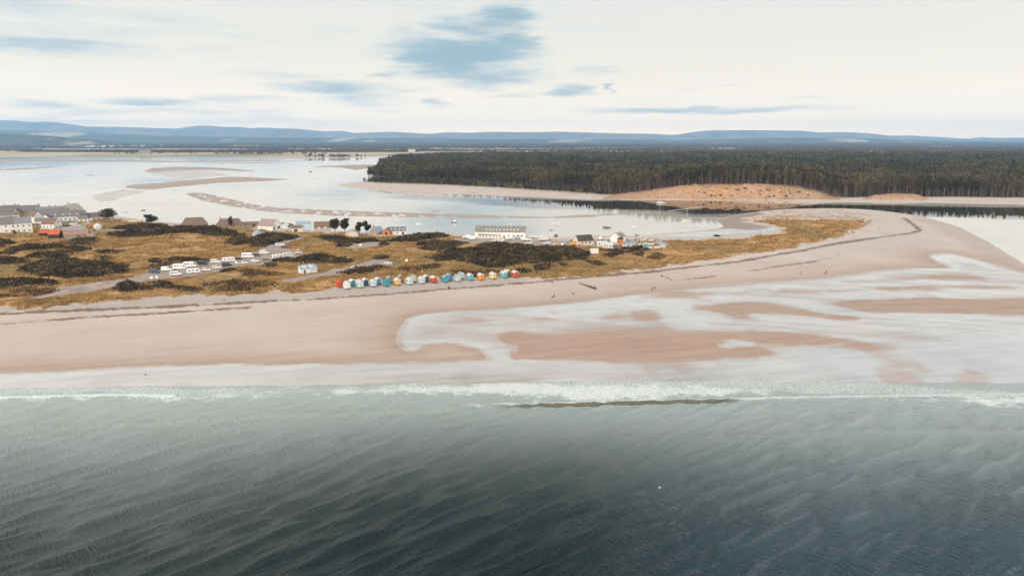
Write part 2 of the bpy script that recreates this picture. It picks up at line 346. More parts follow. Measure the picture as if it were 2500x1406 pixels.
dsc = t.ramp(t.m('ADD', t.m('MULTIPLY', n_m, .6), t.m('MULTIPLY', n_f, .4)), [(.37, (.17, .09, .05)), (.45, (.34, .205, .13)), (.7, (.46, .30, .205))])
col = t.mix(cd, col, dsc)
gn = t.m('ADD', t.m('MULTIPLY', n_m, .50), t.m('ADD', t.m('MULTIPLY', n_f, .25), t.m('MULTIPLY', n_l, .25)))
gr = t.ramp(gn, [(.33, (.085, .046, .02)), (.43, (.22, .125, .05)), (.53, (.40, .232, .09)), (.67, (.55, .36, .165))])
gr2 = t.ramp(gn, [(.3, (.06, .05, .02)), (.45, (.17, .125, .045)), (.7, (.33, .25, .10))])
grc = t.mix(cg, gr, gr2)
col = t.mix(ag, col, grc)
vor = t.n('ShaderNodeTexVoronoi'); vor.inputs['Scale'].default_value = 1.0
t.l(t.mapv(pos, .35, (1 / 420., 1 / 900., 0)), vor.inputs['Vector'])
fs = t.n('ShaderNodeSeparateColor'); t.l(vor.outputs['Color'], fs.inputs[0])
fld = t.ramp(fs.outputs[0], [(0, (.50, .40, .29)), (.3, (.44, .34, .23)), (.5, (.24, .22, .11)), (.6, (.48, .39, .29)), (.82, (.19, .125, .085)), (.9, (.38, .31, .20))], 'CONSTANT')
fld = t.mix(.25, fld, t.ramp(n_l, [(.3, (.2, .15, .09)), (.7, (.5, .42, .3))]))
col = t.mix(bf, col, fld)
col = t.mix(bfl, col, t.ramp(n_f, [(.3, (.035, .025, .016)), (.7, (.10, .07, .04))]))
t.l(col, bs.inputs['Base Color'])
wetf = t.m('MULTIPLY', aw, t.m('SUBTRACT', 1.0, ag))
t.l(t.m('SUBTRACT', .85, t.m('MULTIPLY', wetf, .62)), bs.inputs['Roughness'])
t.l(t.m('MULTIPLY', wetf, .95), bs.inputs['Coat Weight']); bs.inputs['Coat Roughness'].default_value = .10; bs.inputs['Coat IOR'].default_value = 1.6
bs.inputs['Specular IOR Level'].default_value = .25
bp = t.n('ShaderNodeBump'); bp.inputs['Distance'].default_value = .35
t.l(t.m('MULTIPLY', t.m('ADD', n_f, n_m), t.m('ADD', .12, t.m('MULTIPLY', ag, .9))), bp.inputs['Height']); t.l(t.m('SUBTRACT', 1.0, t.m('MULTIPLY', wetf, .97)), bp.inputs['Strength'])
t.l(bp.outputs[0], bs.inputs['Normal'])
ground = npmesh('ground', np.stack([gx, gy, gz], 1), gf, gm, smooth=True, attrs={'cover_a': A_, 'cover_b': B_, 'cover_c': C_})
tag(ground, 'pale sand beach, ochre dune turf and far plain around the bay', 'ground', kind='structure')

# ================================================================ bay water
wm, t, bs = new_mat('calm_bay_water')
pos = t.n('ShaderNodeNewGeometry').outputs['Position']
ba = t.n('ShaderNodeAttribute', attribute_name='depth'); bas = t.n('ShaderNodeSeparateColor'); t.l(ba.outputs['Color'], bas.inputs[0]); t.l(t.mix(bas.outputs[0], (.54, .505, .445), (.028, .030, .030)), bs.inputs['Base Color']); bs.inputs['Roughness'].default_value = .06; bs.inputs['IOR'].default_value = 1.33
r1 = t.noise(t.mapv(pos, .1, (.5, 1.6, 1)), .9, 3, .6); r2 = t.noise(t.mapv(pos, -.05, (.006, .03, 1)), 1., 4, .6)
bp = t.n('ShaderNodeBump'); bp.inputs['Distance'].default_value = .03; t.l(t.m('MULTIPLY', r1, t.sm(r2, .46, .66)), bp.inputs['Height']); bp.inputs['Strength'].default_value = .35
t.l(bp.outputs[0], bs.inputs['Normal'])
t.l(t.m('MULTIPLY', t.sm(r2, .45, .7, .03, .16), t.m('SUBTRACT', 1.0, t.m('MULTIPLY', bas.outputs[0], .75))), bs.inputs['Roughness'])
wx, wy, wf = grid(np.arange(-1000, 3600, 16.), np.concatenate([np.arange(374, 470, 3.), np.arange(470, 540, 1.), np.arange(540, 860, 8.)]))
DEEP = poly([(905,466),(1100,480),(1290,487),(1460,492),(1560,488),(1700,489),(2000,499),(2300,502),(2600,508),(3400,520),(3400,575),(2600,544),(2450,538),(2240,529),(2050,518),(1900,512),(1760,528),(1680,530),(1600,515),(1500,512),(1300,508),(1150,495),(1000,482)])
dp = sst(sdist(DEEP, wx, wy, 120) + (fbm(wx * .25, wy, 45, 95, 3) - .5) * 90, -18, 22)
mid = poly([(1000,500),(1200,498),(1500,512),(1650,530),(1740,545),(1700,560),(1500,570),(1300,568),(1100,560),(1050,540)])
dp = np.maximum(dp, (.16) * sst(sdist(mid, wx, wy, 120), -50, 40))
bay = npmesh('bay_water', np.stack([wx, wy, np.zeros(len(wx))], 1), wf, wm, attrs={'depth': np.stack([dp, dp, dp, dp * 0 + 1], 1)})
tag(bay, 'calm pale tidal water of the bay behind the dunes', 'water', kind='structure')

# ================================================================ open sea with swell, breaker and foam
us2 = np.concatenate([np.arange(-1000, -60, 20.), np.arange(-60, 2560, 4.), np.arange(2560, 3500, 20.)]); vs2 = np.concatenate([np.arange(896, 1000, 1.2), np.arange(1000, 1440, 2.2), np.arange(1440, 2500, 10.)])
sx, sy, sf = grid(us2, vs2)
sz = np.zeros(sx.shape)
BREAK = poly([(900,993),(1050,991),(1200,989),(1400,986),(1560,981),(1750,977),(1900,972.5),(2050,970),(2200,967.5),(2500,963),(3300,950)])
LINE2 = poly([(-900,1120),(0,1046),(250,1036),(430,1029),(620,1016),(800,1010),(950,1004),(1150,997)])
LINE3 = poly([(-900,992),(0,970),(180,966),(330,964),(420,966)])
LINE4 = poly([(1700,1068),(1950,1056),(2200,1049),(2500,1046),(3300,1040)])
LINE5 = poly([(1480,928),(1700,921),(2000,914),(2130,912),(2300,914),(2500,916),(3200,922)])
shore = sdist(L1, sx, sy, 150)                               # negative out at sea
off = np.clip(-shore, 0, 150)
rg = np.random.default_rng(5)
jx = (fbm(sx, sy, 22, 60, 3) - .5) * 5; jy = (fbm(sx, sy, 22, 66, 3) - .5) * 5
grp = fbm(sx * .7 + sy * .7, (sy - sx) * .7, 26, 71, 3)
for k in range(22):
    th = math.radians(135 + rg.normal(0, 9)); lam = rg.uniform(2.6, 8.5); ph = rg.uniform(0, 2 * PI)
    c = np.cos((sx + jx) * math.cos(th) * 2 * PI / lam + (sy + jy) * math.sin(th) * 2 * PI / lam + ph)
    sz += lam * .0112 * (2 * ((c + 1) / 2) ** 1.6 - .9)
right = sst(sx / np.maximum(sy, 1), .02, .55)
sz *= (1 - .82 * right) * sst(off, 2, 18) * (.55 + 1.0 * grp)
def ridge(P, hgt, w, lo=None):
    d = -sdist(P, sx + (fbm(sx, sy, 30, 77, 2) - .5) * 3, sy + (fbm(sx, sy, 12, 78, 3) - .5) * 1.6, 12, False); return hgt * np.exp(-(d / w) ** 2)
ub = CU + F * sx / np.maximum(sy, 1) * .93
sz += ridge(BREAK, .32, .6) * np.interp(ub, [900, 1150, 1400, 1750, 1950, 2300, 2600], [0, .35, 1, 1, .6, .35, .2]) + ridge(LINE2, .36, 1.0) + ridge(LINE3, .22, .7) + ridge(LINE4, .10, 1.2) + ridge(LINE5, .12, .5)
F1 = poly([(-900,945),(0,930),(300,930),(620,935),(900,930),(1250,922),(1500,912),(1750,906),(1950,912),(2100,920),(2300,935),(2500,950),(3300,960),(3300,985),(2500,990),(2380,988),(2200,980),(2000,974),(1760,976),(1560,981),(1400,985),(1330,984),(1270,970),(1200,966),(1060,968),(980,966),(900,972),(760,973),(650,980),(560,984),(480,980),(330,985),(250,974),(0,976),(-900,1000)])
CORE = [poly(p) for p in [[(-900,975),(0,966),(330,961),(640,955),(900,945),(1250,928),(1450,930),(1700,935),(1900,945),(1980,958),(1760,972),(1400,983),(1300,972),(1200,964),(1000,964),(760,970),(480,975),(0,975),(-900,990)],[(1740,979),(1900,972),(2050,970),(2500,963),(3300,950),(3300,985),(2420,990),(2250,984),(2150,978),(2050,979),(1900,976)]]]
fn = fbm(sx, sy, 6, 81, 4) - .5; fn2 = fbm(sx, sy, 2.0, 85, 3) - .5
foam = .66 * sst(sdist(F1, sx, sy, 30) + fn * 9, -3, 7)
for c_ in CORE: foam = np.maximum(foam, .93 * sst(sdist(c_, sx, sy, 30) + fn * 9 + fn2 * 5, -2.5, 4.5))
crest = -sdist(BREAK, sx, sy - .5, 12, False); foam = np.maximum(foam, .98 * np.exp(-(crest / .45) ** 2) * np.interp(ub, [1000, 1250, 1330, 2600], [0, .9, 1, .8]))
l3 = -sdist(LINE3, sx, sy + fn * 1.2, 12, False); foam = np.maximum(foam, .95 * np.exp(-(l3 / .6) ** 2))
face = np.exp(-((-sdist(BREAK, sx, sy + .7, 12, False)) / .27) ** 2) * np.interp(ub, [1200, 1340, 1740, 1790, 1800], [0, 1, 1, .3, 0]); foam = foam * (1 - .95 * face)
lr = sst(np.abs(sx / np.maximum(sy, 1) + .02), .08, .62)
shal = np.exp(-(np.maximum(off - 4, 0) / (38. + 13 * lr)) ** 2.1) * (1 - .93 * face)
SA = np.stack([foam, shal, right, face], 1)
sm_, t, bs = new_mat('sea_water')
pos = t.n('ShaderNodeNewGeometry').outputs['Position']
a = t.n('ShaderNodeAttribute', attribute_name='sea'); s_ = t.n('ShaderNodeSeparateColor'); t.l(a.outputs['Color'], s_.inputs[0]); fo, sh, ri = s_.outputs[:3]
body = t.mix(a.outputs['Alpha'], t.mix(sh, t.mix(ri, (.003, .0105, .0100), (.007, .030, .048)), (.295, .335, .325)), (.12, .115, .075))  # bluer body colour to the right stands in for reflected blue sky
fnz = t.noise(t.mapv(pos, .3, (1, 1, 1)), 1.3, 5, .7, 1.2)
vo = t.n('ShaderNodeTexVoronoi', feature='DISTANCE_TO_EDGE'); vo.inputs['Scale'].default_value = .75
wv = t.n('ShaderNodeVectorMath', operation='ADD'); t.l(pos, wv.inputs[0]); nz = t.n('ShaderNodeTexNoise'); nz.inputs['Scale'].default_value = .6; t.l(pos, nz.inputs[0]); t.l(nz.outputs['Color'], wv.inputs[1]); t.l(wv.outputs[0], vo.inputs['Vector'])
lace = t.m('SUBTRACT', 1.0, t.sm(vo.outputs[0], .0, .32))
cov = t.m('ADD', t.m('MULTIPLY', lace, .24), t.m('MULTIPLY', fnz, .78))
fm = t.m('MULTIPLY', t.m('SUBTRACT', t.m('ADD', cov, fo), .95), 1.55, clamp=True)
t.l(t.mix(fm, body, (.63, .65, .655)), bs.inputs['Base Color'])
bs.inputs['IOR'].default_value = 1.333
t.l(t.m('ADD', .05, t.m('MULTIPLY', fm, .6)), bs.inputs['Roughness'])
w1 = t.noise(t.mapv(pos, math.radians(45), (.34, 1.25, 1)), 1.0, 2, .6, .25)
w2 = t.noise(t.mapv(pos, math.radians(36), (.9, 2.6, 1)), 1.0, 2, .6, .3)
w3 = t.noise(t.mapv(pos, math.radians(-44), (.22, .85, 1)), 1.0, 3, .6, .3)
w4 = t.noise(t.mapv(pos, math.radians(20), (2.2, 3.4, 1)), 1.0, 2, .6)
gust = t.sm(t.noise(pos, .045, 3, .55), .35, .65, .45, 1.35)
k1 = t.m('MULTIPLY', gust, t.m('ADD', .20, t.m('MULTIPLY', ri, .92)))
hgt = t.m('ADD', t.m('MULTIPLY', w1, k1), t.m('ADD', t.m('MULTIPLY', w2, t.m('ADD', .20, t.m('MULTIPLY', ri, .22))), t.m('ADD', t.m('MULTIPLY', w3, .34), t.m('MULTIPLY', w4, .12))))
bp = t.n('ShaderNodeBump'); bp.inputs['Distance'].default_value = 1.0; t.l(hgt, bp.inputs['Height']); t.l(t.m('SUBTRACT', 1.0, t.m('MULTIPLY', sh, .35)), bp.inputs['Strength'])
t.l(bp.outputs[0], bs.inputs['Normal'])
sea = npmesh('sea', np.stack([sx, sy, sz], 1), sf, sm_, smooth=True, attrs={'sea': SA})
tag(sea, 'dark rippled sea breaking in white foam along the beach', 'sea', kind='structure')

# ================================================================ hills
hm, t, bs = new_mat('wooded_hillside')
pos = t.n('ShaderNodeNewGeometry').outputs['Position']
n1 = t.noise(t.mapv(pos, 0, (1, .6, 1)), .0008, 5, .6); n2 = t.noise(pos, .006, 4, .65); n3 = t.noise(t.mapv(pos, .2, (.7, .5, 1)), .0012, 4, .5)
wood = t.ramp(n2, [(.35, (.022, .026, .023)), (.65, (.10, .095, .075))])
fldc = t.ramp(n1, [(.4, (.22, .19, .12)), (.6, (.46, .38, .28))])
c1 = t.mix(t.sm(n3, .57, .62), wood, fldc); t.l(c1, bs.inputs['Base Color']); bs.inputs['Roughness'].default_value = .9; bs.inputs['Specular IOR Level'].default_value = .1
mm, t, bs = new_mat('heather_moor')
pos = t.n('ShaderNodeNewGeometry').outputs['Position']; n1 = t.noise(t.mapv(pos, 0, (1, .5, 1)), .002, 5, .65)
t.l(t.ramp(n1, [(.38, (.05, .045, .045)), (.62, (.22, .15, .13))]), bs.inputs['Base Color']); bs.inputs['Roughness'].default_value = .95
def hills(name, label, D, depth, prof, m, rough, seed, base=0):
    p = np.array(prof, float); uu = np.concatenate([np.arange(p[0, 0], p[-1, 0] + 1, 9.)])
    top = np.interp(uu, p[:, 0], p[:, 1]); kk = np.array([.25, .5, .25])
    for _ in range(2): top = np.convolve(np.pad(top, 1, 'edge'), kk, 'valid')
    x0 = (uu - CU) / F * D * 1.0; zt = CAM_H + (HZ - top) / F * D * 1.02
    rows = np.linspace(-1, 1, 27); V = []
    for r in rows:
        yy = D + r * depth + 0 * uu
        xx = x0 * (yy / D)
        sh_ = math.exp(-(r * 1.9) ** 2) if r < 0 else math.exp(-(r * 1.6) ** 2)
        nse = (fbm(xx, yy, rough * 6, seed, 5) - .5) * 2
        zz = base + (zt - base) * sh_ * (1 + .35 * nse * (1 - sh_)) + nse * rough * .09 * (1 - sh_ * .8) + (fbm(xx, yy, 60, seed + 9, 2) - .5) * 7 * sh_
        if abs(r) == 1: zz = zz * 0 + base - 12
        V.append(np.stack([xx, yy, np.minimum(zz, zt + 4)], 1))
    n = len(uu); i = np.arange(n * len(rows)).reshape(len(rows), n)
    o = npmesh(name, np.concatenate(V), np.stack([i[:-1, :-1], i[:-1, 1:], i[1:, 1:], i[1:, :-1]], -1).reshape(-1, 4), m, smooth=True)
    return tag(o, label, 'hills', kind='structure')
hills('hills', 'pale farthest peaks just showing over the blue ridge', 30500, 1500, [(380,352),(400,318),(450,317),(490,311),(525,309),(565,313),(600,312.5),(640,317),(700,316),(742,317),(800,323),(845,321),(870,326),(960,352),(2300,352),(2340,339),(2372,335.5),(2400,338),(2440,337.5),(2470,337),(2500,340),(2600,352)], mm, 200, 3)
hills('hills', 'long blue skyline ridge with a broad moorland top', 26500, 3200, [(-900,292),(-300,293),(0,296),(70,298),(105,302),(150,300.5),(185,304),(240,311.5),(330,312.5),(400,315),(470,317),(560,320),(610,320),(640,314),(680,314.5),(720,318),(760,321),(820,327),(900,326),(960,323.5),(1000,326),(1055,329),(1090,325),(1150,326.5),(1190,324),(1290,325),(1360,323),(1420,325),(1500,327),(1590,328),(1640,331),(1680,324),(1720,320.5),(1800,320),(1900,321),(1950,322),(1975,326),(2040,324.5),(2110,328),(2150,333),(2200,332),(2260,335),(2340,339.5),(2420,340),(2500,341),(2800,342),(3400,340)], mm, 1000, 5)
hills('hills', 'wooded middle ridge below the blue skyline', 17500, 2600, [(-900,318),(0,319),(200,324),(420,333),(620,336),(800,338),(1000,339),(1200,341),(1500,341.5),(1650,342),(1850,338.5),(2000,336.5),(2120,340),(2300,345),(2500,346),(3400,347)], hm, 700, 7)
hills('hills', 'low wooded hill nearest the bay head', 10500, 1500, [(-900,327),(0,328),(60,329),(120,331),(180,335),(240,342),(320,349),(420,352),(560,357)], hm, 300, 11, 4)

# ================================================================ haze
bm = bmesh.new(); bmesh.ops.create_cube(bm, size=1.0); me = bpy.data.meshes.new('haze'); bm.to_mesh(me); bm.free()
haze = bpy.data.objects.new('haze', me); COL.objects.link(haze)
haze.scale = (90000, 33000, 980); haze.location = (0, 16100, 484)
zm = bpy.data.materials.new('thin_blue_air'); zm.use_nodes = True; t = NT(zm.node_tree); out = t.n('ShaderNodeOutputMaterial'); pv = t.n('ShaderNodeVolumePrincipled')
pv.inputs['Color'].default_value = (.36, .63, .95, 1); pv.inputs['Density'].default_value = .000040; pv.inputs['Anisotropy'].default_value = .0
t.l(pv.outputs[0], out.inputs['Volume']); me.materials.append(zm)
tag(haze, 'thin blue air that fades the far hills', 'haze', kind='stuff')

# ================================================================ sky and sun
SUN_EL, SUN_AZ = math.radians(26), math.radians(-125)      # azimuth from +Y towards +X: behind the camera, to the left
wd = bpy.data.worlds.new('World'); SC.world = wd; wd.use_nodes = True; t = NT(wd.node_tree)
out = t.n('ShaderNodeOutputWorld'); bg = t.n('ShaderNodeBackground'); bg.inputs[1].default_value = .1; t.l(bg.outputs[0], out.inputs[0])
sky = t.n('ShaderNodeTexSky', sky_type='NISHITA', sun_disc=False, sun_elevation=SUN_EL, sun_rotation=SUN_AZ, air_density=1.0, dust_density=1.5, ozone_density=1.5)
tc = t.n('ShaderNodeTexCoord').outputs['Generated']; sp = t.n('ShaderNodeSeparateXYZ'); t.l(tc, sp.inputs[0])
az = t.m('MULTIPLY', t.m('ARCTAN2', sp.outputs[0], sp.outputs[1]), 180 / PI); el = t.m('MULTIPLY', t.m('ARCSINE', sp.outputs[2]), 180 / PI)
cmb = t.n('ShaderNodeCombineXYZ'); t.l(t.m('MULTIPLY', az, .13), cmb.inputs[0]); t.l(t.m('MULTIPLY', el, .95), cmb.inputs[1])
ns = t.noise(cmb.outputs[0], 1.0, 6, .62, .5)
nsb = t.noise(cmb.outputs[0], .35, 4, .55)
warp = t.m('MULTIPLY', t.m('SUBTRACT', ns, .5), 2.2)
def azel(u, v):
    x = (u - CU) / F; b = (v - CV) / F; d = Vector((x, CP - b * SP, -SP - b * CP)).normalized()
    return math.degrees(math.atan2(d.x, d.y)), math.degrees(math.asin(d.z))
GAPS = [(1130,140,185,50,1.1),(1050,122,120,40,1.0),(1240,38,95,32,.9),(1180,68,125,32,.95),(1000,85,60,22,.6),(1240,105,80,30,.9),(1190,185,140,26,.9),(1280,188,60,20,.5),(940,130,60,15,.5),
 (940,180,45,9,.7),(830,213,180,16,.75),(740,205,95,10,.55),(900,240,110,18,.5),(1055,250,30,14,.6),(1390,222,52,13,.85),(1475,216,18,10,.75),(1455,172,80,15,.55),(1690,268,340,9,.75),(1950,262,85,7,.4),(1250,232,95,9,.5),(1740,214,70,5,.4),(1950,240,70,6,.4),
 (370,246,135,11,.85),(600,238,135,10,.6),(80,254,120,10,.6),(700,182,140,10,.5),(100,115,270,20,.75),(0,100,140,24,.6),(150,75,270,22,.4),(300,45,310,16,.4),(60,20,220,28,.45),(450,275,270,8,.5),(180,293,150,7,.5),(930,272,65,6,.4)]
wn1 = t.n('ShaderNodeTexNoise'); wn1.inputs['Scale'].default_value = .8; wn1.inputs['Detail'].default_value = 8; wn1.inputs['Roughness'].default_value = .68; t.l(cmb.outputs[0], wn1.inputs['Vector'])
ws = t.n('ShaderNodeSeparateColor'); t.l(wn1.outputs['Color'], ws.inputs[0])
azw = t.m('ADD', az, t.m('MULTIPLY', t.m('SUBTRACT', ws.outputs[0], .5), 9.0)); elw = t.m('ADD', el, t.m('MULTIPLY', t.m('SUBTRACT', ws.outputs[1], .5), 1.7))
tot = None
for (u, v, ru, rv, s) in GAPS:
    a0, e0 = azel(u, v); ra = abs(azel(u + ru * 1.3, v)[0] - a0); re = abs(azel(u, v + rv * 1.5)[1] - e0)
    A = t.m('MULTIPLY_ADD', azw, 1 / ra, -a0 / ra); E = t.m('MULTIPLY_ADD', elw, 1 / re, -e0 / re)
    q = t.m('MULTIPLY', t.m('SUBTRACT', 1.0, t.m('ADD', t.m('MULTIPLY', A, A), t.m('MULTIPLY', E, E)), clamp=True), s)
    tot = q if tot is None else t.m('MAXIMUM', tot, q)
gap = t.m('MULTIPLY', t.sm(t.m('ADD', tot, t.m('MULTIPLY', warp, t.m('ADD', .20, t.m('MULTIPLY', tot, .30)))), .02, 1.1), t.sm(tot, 0, .2))
# the veil of cloud: warm and bright low down, out of view darkened overhead to deepen the sea, brightened behind as added fill light
veil = t.ramp(t.m('DIVIDE', el, 90.), [(0, (3.1, 2.05, 1.15)), (.014, (2.4, 1.72, 1.08)), (.03, (1.58, 1.27, .95)), (.055, (1.19, 1.03, .825)), (.085, (1.02, .94, .80)), (.125, (.90, .88, .795)), (.18, (.80, .81, .77)), (.25, (.38, .43, .43)), (.33, (.08, .11, .115)), (.46, (.035, .055, .06)), (.60, (.03, .05, .06)), (.75, (.12, .18, .21)), (1, (.42, .50, .55))])
back = t.sm(sp.outputs[1], .1, -.6)
side = t.m('MULTIPLY', t.m('MULTIPLY', t.sm(t.m('ABSOLUTE', az), 6, 40), t.sm(el, 11, 26)), t.sm(el, 45, 85, 1., 0.))
veil = t.mix(side, veil, t.mix(t.sm(az, -10, 10), (1.15, 1.13, 1.08), (.36, .66, .88)))  # added side tints above the view, shaping what the sea reflects
veil = t.mix(back, veil, (2.8, 2.5, 2.15))
stre = t.m('MULTIPLY', t.sm(nsb, .45, .68), t.sm(ns, .35, .7))
veil = t.mix(t.m('MULTIPLY', stre, t.sm(az, 25, -25, .10, .38)), veil, (.58, .70, .745))
gapc = t.mix(t.sm(t.m('ADD', gap, t.m('MULTIPLY', t.m('SUBTRACT', ns, .5), .9)), .2, 1.), (.62, .71, .735), (.30, .47, .555))
skyc = t.mix(t.m('MULTIPLY', gap, .93), veil, gapc)
sc10 = t.n('ShaderNodeVectorMath', operation='SCALE'); sc10.inputs['Scale'].default_value = 10.0; t.l(skyc, sc10.inputs[0])
below = t.sm(el, -2., 0.)
fin = t.mix(.94, sky.outputs[0], sc10.outputs[0])
t.l(fin, bg.inputs[0])
sl = bpy.data.lights.new('sun', 'SUN'); sl.energy = 1.5; sl.angle = math.radians(12); sl.color = (1, .93, .84)
so = bpy.data.objects.new('sun', sl); COL.objects.link(so)
dv = Vector((math.sin(SUN_AZ) * math.cos(SUN_EL), math.cos(SUN_AZ) * math.cos(SUN_EL), math.sin(SUN_EL)))
so.rotation_euler = dv.to_track_quat('Z', 'Y').to_euler(); so.location = dv * 500
vw = SC.view_settings; vw.view_transform = 'Standard'; vw.look = 'None'; vw.gamma = 1.0; vw.exposure = 0.0
cy = SC.cycles; cy.max_bounces = 5; cy.diffuse_bounces = 2; cy.glossy_bounces = 3; cy.transmission_bounces = 2; cy.volume_bounces = 1; cy.use_denoising = True
try: cy.denoiser = 'OPENIMAGEDENOISE'
except Exception: pass
# ================================================================ trees and wood
PINE = leaf_mat('pine_needles', tree=True, stops=[(.2, (.024, .021, .012)), (.5, (.062, .053, .029)), (.8, (.13, .11, .057))])
PINE2 = leaf_mat('pine_needles_warm', tree=True, stops=[(.2, (.032, .024, .015)), (.5, (.080, .062, .034)), (.8, (.16, .122, .064))])
OLIVE = leaf_mat('olive_leaves', [(.1, (.022, .024, .010)), (.5, (.055, .058, .022)), (.9, (.11, .105, .04))])
YELL = leaf_mat('yellow_leaves', [(.1, (.07, .062, .015)), (.5, (.14, .12, .03)), (.9, (.24, .19, .05))])
DKLEAF = leaf_mat('dark_leaves', [(.1, (.012, .011, .008)), (.5, (.034, .029, .018)), (.9, (.070, .056, .032))])
RUST = leaf_mat('rusty_twigs', [(.1, (.04, .024, .014)), (.5, (.09, .055, .03)), (.9, (.15, .10, .055))])
BARK = mat('pale_pine_bark', (.155, .112, .095), .9, .35, .6)
BARKD = mat('dark_bark', (.055, .04, .032), .9, .3, 1.)
def leaf_cloud(cent, rad, n, size, rg, flat=.0, shell=.55):
    """n leaf-clump triangles spread through an ellipsoid"""
    d = rg.normal(size=(n, 3)); d /= np.linalg.norm(d, axis=1)[:, None]
    r = (shell + (1 - shell) * rg.random(n)) ** .8 * (rg.random(n) < .85) + .35 * rg.random(n) * 0 
    p = np.array(cent) + d * r[:, None] * np.array(rad) * (.8 + .4 * rg.random(n))[:, None]
    a = rg.normal(size=(n, 3)); b = rg.normal(size=(n, 3)); a[:, 2] *= (1 - flat); b[:, 2] *= (1 - flat)
    s = size * (.6 + .8 * rg.random(n))[:, None]
    a = a / np.linalg.norm(a, axis=1)[:, None] * s; b = b / np.linalg.norm(b, axis=1)[:, None] * s
    return np.stack([p - a * .5 - b * .3, p + a * .5 - b * .3, p + b * .7], 1).reshape(-1, 3)
def tri_faces(n): return np.arange(n * 3).reshape(-1, 3)
def cone_trunk(h, r0, r1, n=5, lean=(0, 0), limbs=0, rg=None, crown=(.6, 1.)):
    mb = MB(); k = 4
    for i in range(k):
        a, b = i / k, (i + 1) / k
        mb.tube((lean[0] * a * a, lean[1] * a * a, h * a - (.6 if i == 0 else 0)), (lean[0] * b * b, lean[1] * b * b, h * b), r0 + (r1 - r0) * a, r0 + (r1 - r0) * b, n)
    for j in range(limbs):
        z = h * (crown[0] + (crown[1] - crown[0]) * rg.random()); an = rg.random() * 2 * PI; l = h * .16 * (.6 + rg.random())
        f = z / h; mb.tube((lean[0]*f*f, lean[1]*f*f, z), (lean[0]*f*f + math.cos(an) * l, lean[1]*f*f + math.sin(an) * l, z + l * .35), r1 * 1.1 + .03, .03, 4)
    return mb
def pine_crown(rg, h, n, size, w=1.0):
    V = []
    c0 = h * (.50 + .08 * rg.random()); lobes = 7
    for k in range(lobes):
        f = (k + .5) / lobes; z = c0 + (h - c0) * f
        rr = (2.5 * (1 - f) ** .7 + .75) * w * (.75 + .5 * rg.random()); an = rg.random() * 2 * PI; o = rr * .45 * (1 - f)
        V.append(leaf_cloud((math.cos(an) * o, math.sin(an) * o, z), (rr, rr, (h - c0) / lobes * .95), n // lobes, size, rg, .3, .3))
    return np.concatenate(V)
def inpoly(P, x, y):
    ins = np.zeros(np.shape(x), bool); n = len(P)
    for i in range(n):
        ax, ay = P[i]; bx, by = P[(i + 1) % n]
        if ay != by: ins ^= ((ay > y) != (by > y)) & (x < (bx - ax) * (y - ay) / (by - ay) + ax)
    return ins
rgf = np.random.default_rng(21)
# ---- the front rows of the pine wood, tree by tree
protos = []
for k in range(7):
    h = 18.5 + 3.5 * rgf.random(); r = empty('pine_tree', (0, 0, 0))
    tk = cone_trunk(h * .95, .27, .09, 6, (rgf.normal() * .5, rgf.normal() * .5), 6, rgf, (.35, .6)).build('trunk', BARK, r)
    V = pine_crown(rgf, h, 170, 1.25); npmesh('crown', V, tri_faces(len(V) // 3), PINE if k % 3 else PINE2, r)
    tag(r, 'tall dark pine with a bare pale trunk in the front row of the wood', 'pine tree', 'pines along the front of the wood'); protos.append(r)
front_u = np.linspace(1455, 2560, 292); used = []; rgp = np.random.default_rng(3)
def dune_front_v(u): return np.interp(u, [1440,1480,1560,1640,1700,1850,1980,2030,2080,2150,2300,2500,2700], [476.5,478.5,480.2,479.5,479.2,479.5,481.5,485,485.5,483.5,484.5,487,489])
for i, u in enumerate(front_u):
    u2 = u + rgp.normal() * 2.5; x, y = W(u2, dune_front_v(u2)); x = float(x); y = float(y) + abs(rgp.normal()) * 9 + (8 if i % 2 else 0)
    o = protos[i % 7] if i < 7 else copy_tree(protos[int(rgp.integers(7))])
    o.location = (x, y, hz(x, y) - .1); o.rotation_euler = (0, 0, rgp.random() * 6.28); s = .82 + .32 * rgp.random(); o.scale = (s * (.85 + .3 * rgp.random()), s, s)
    used.append((x, y))
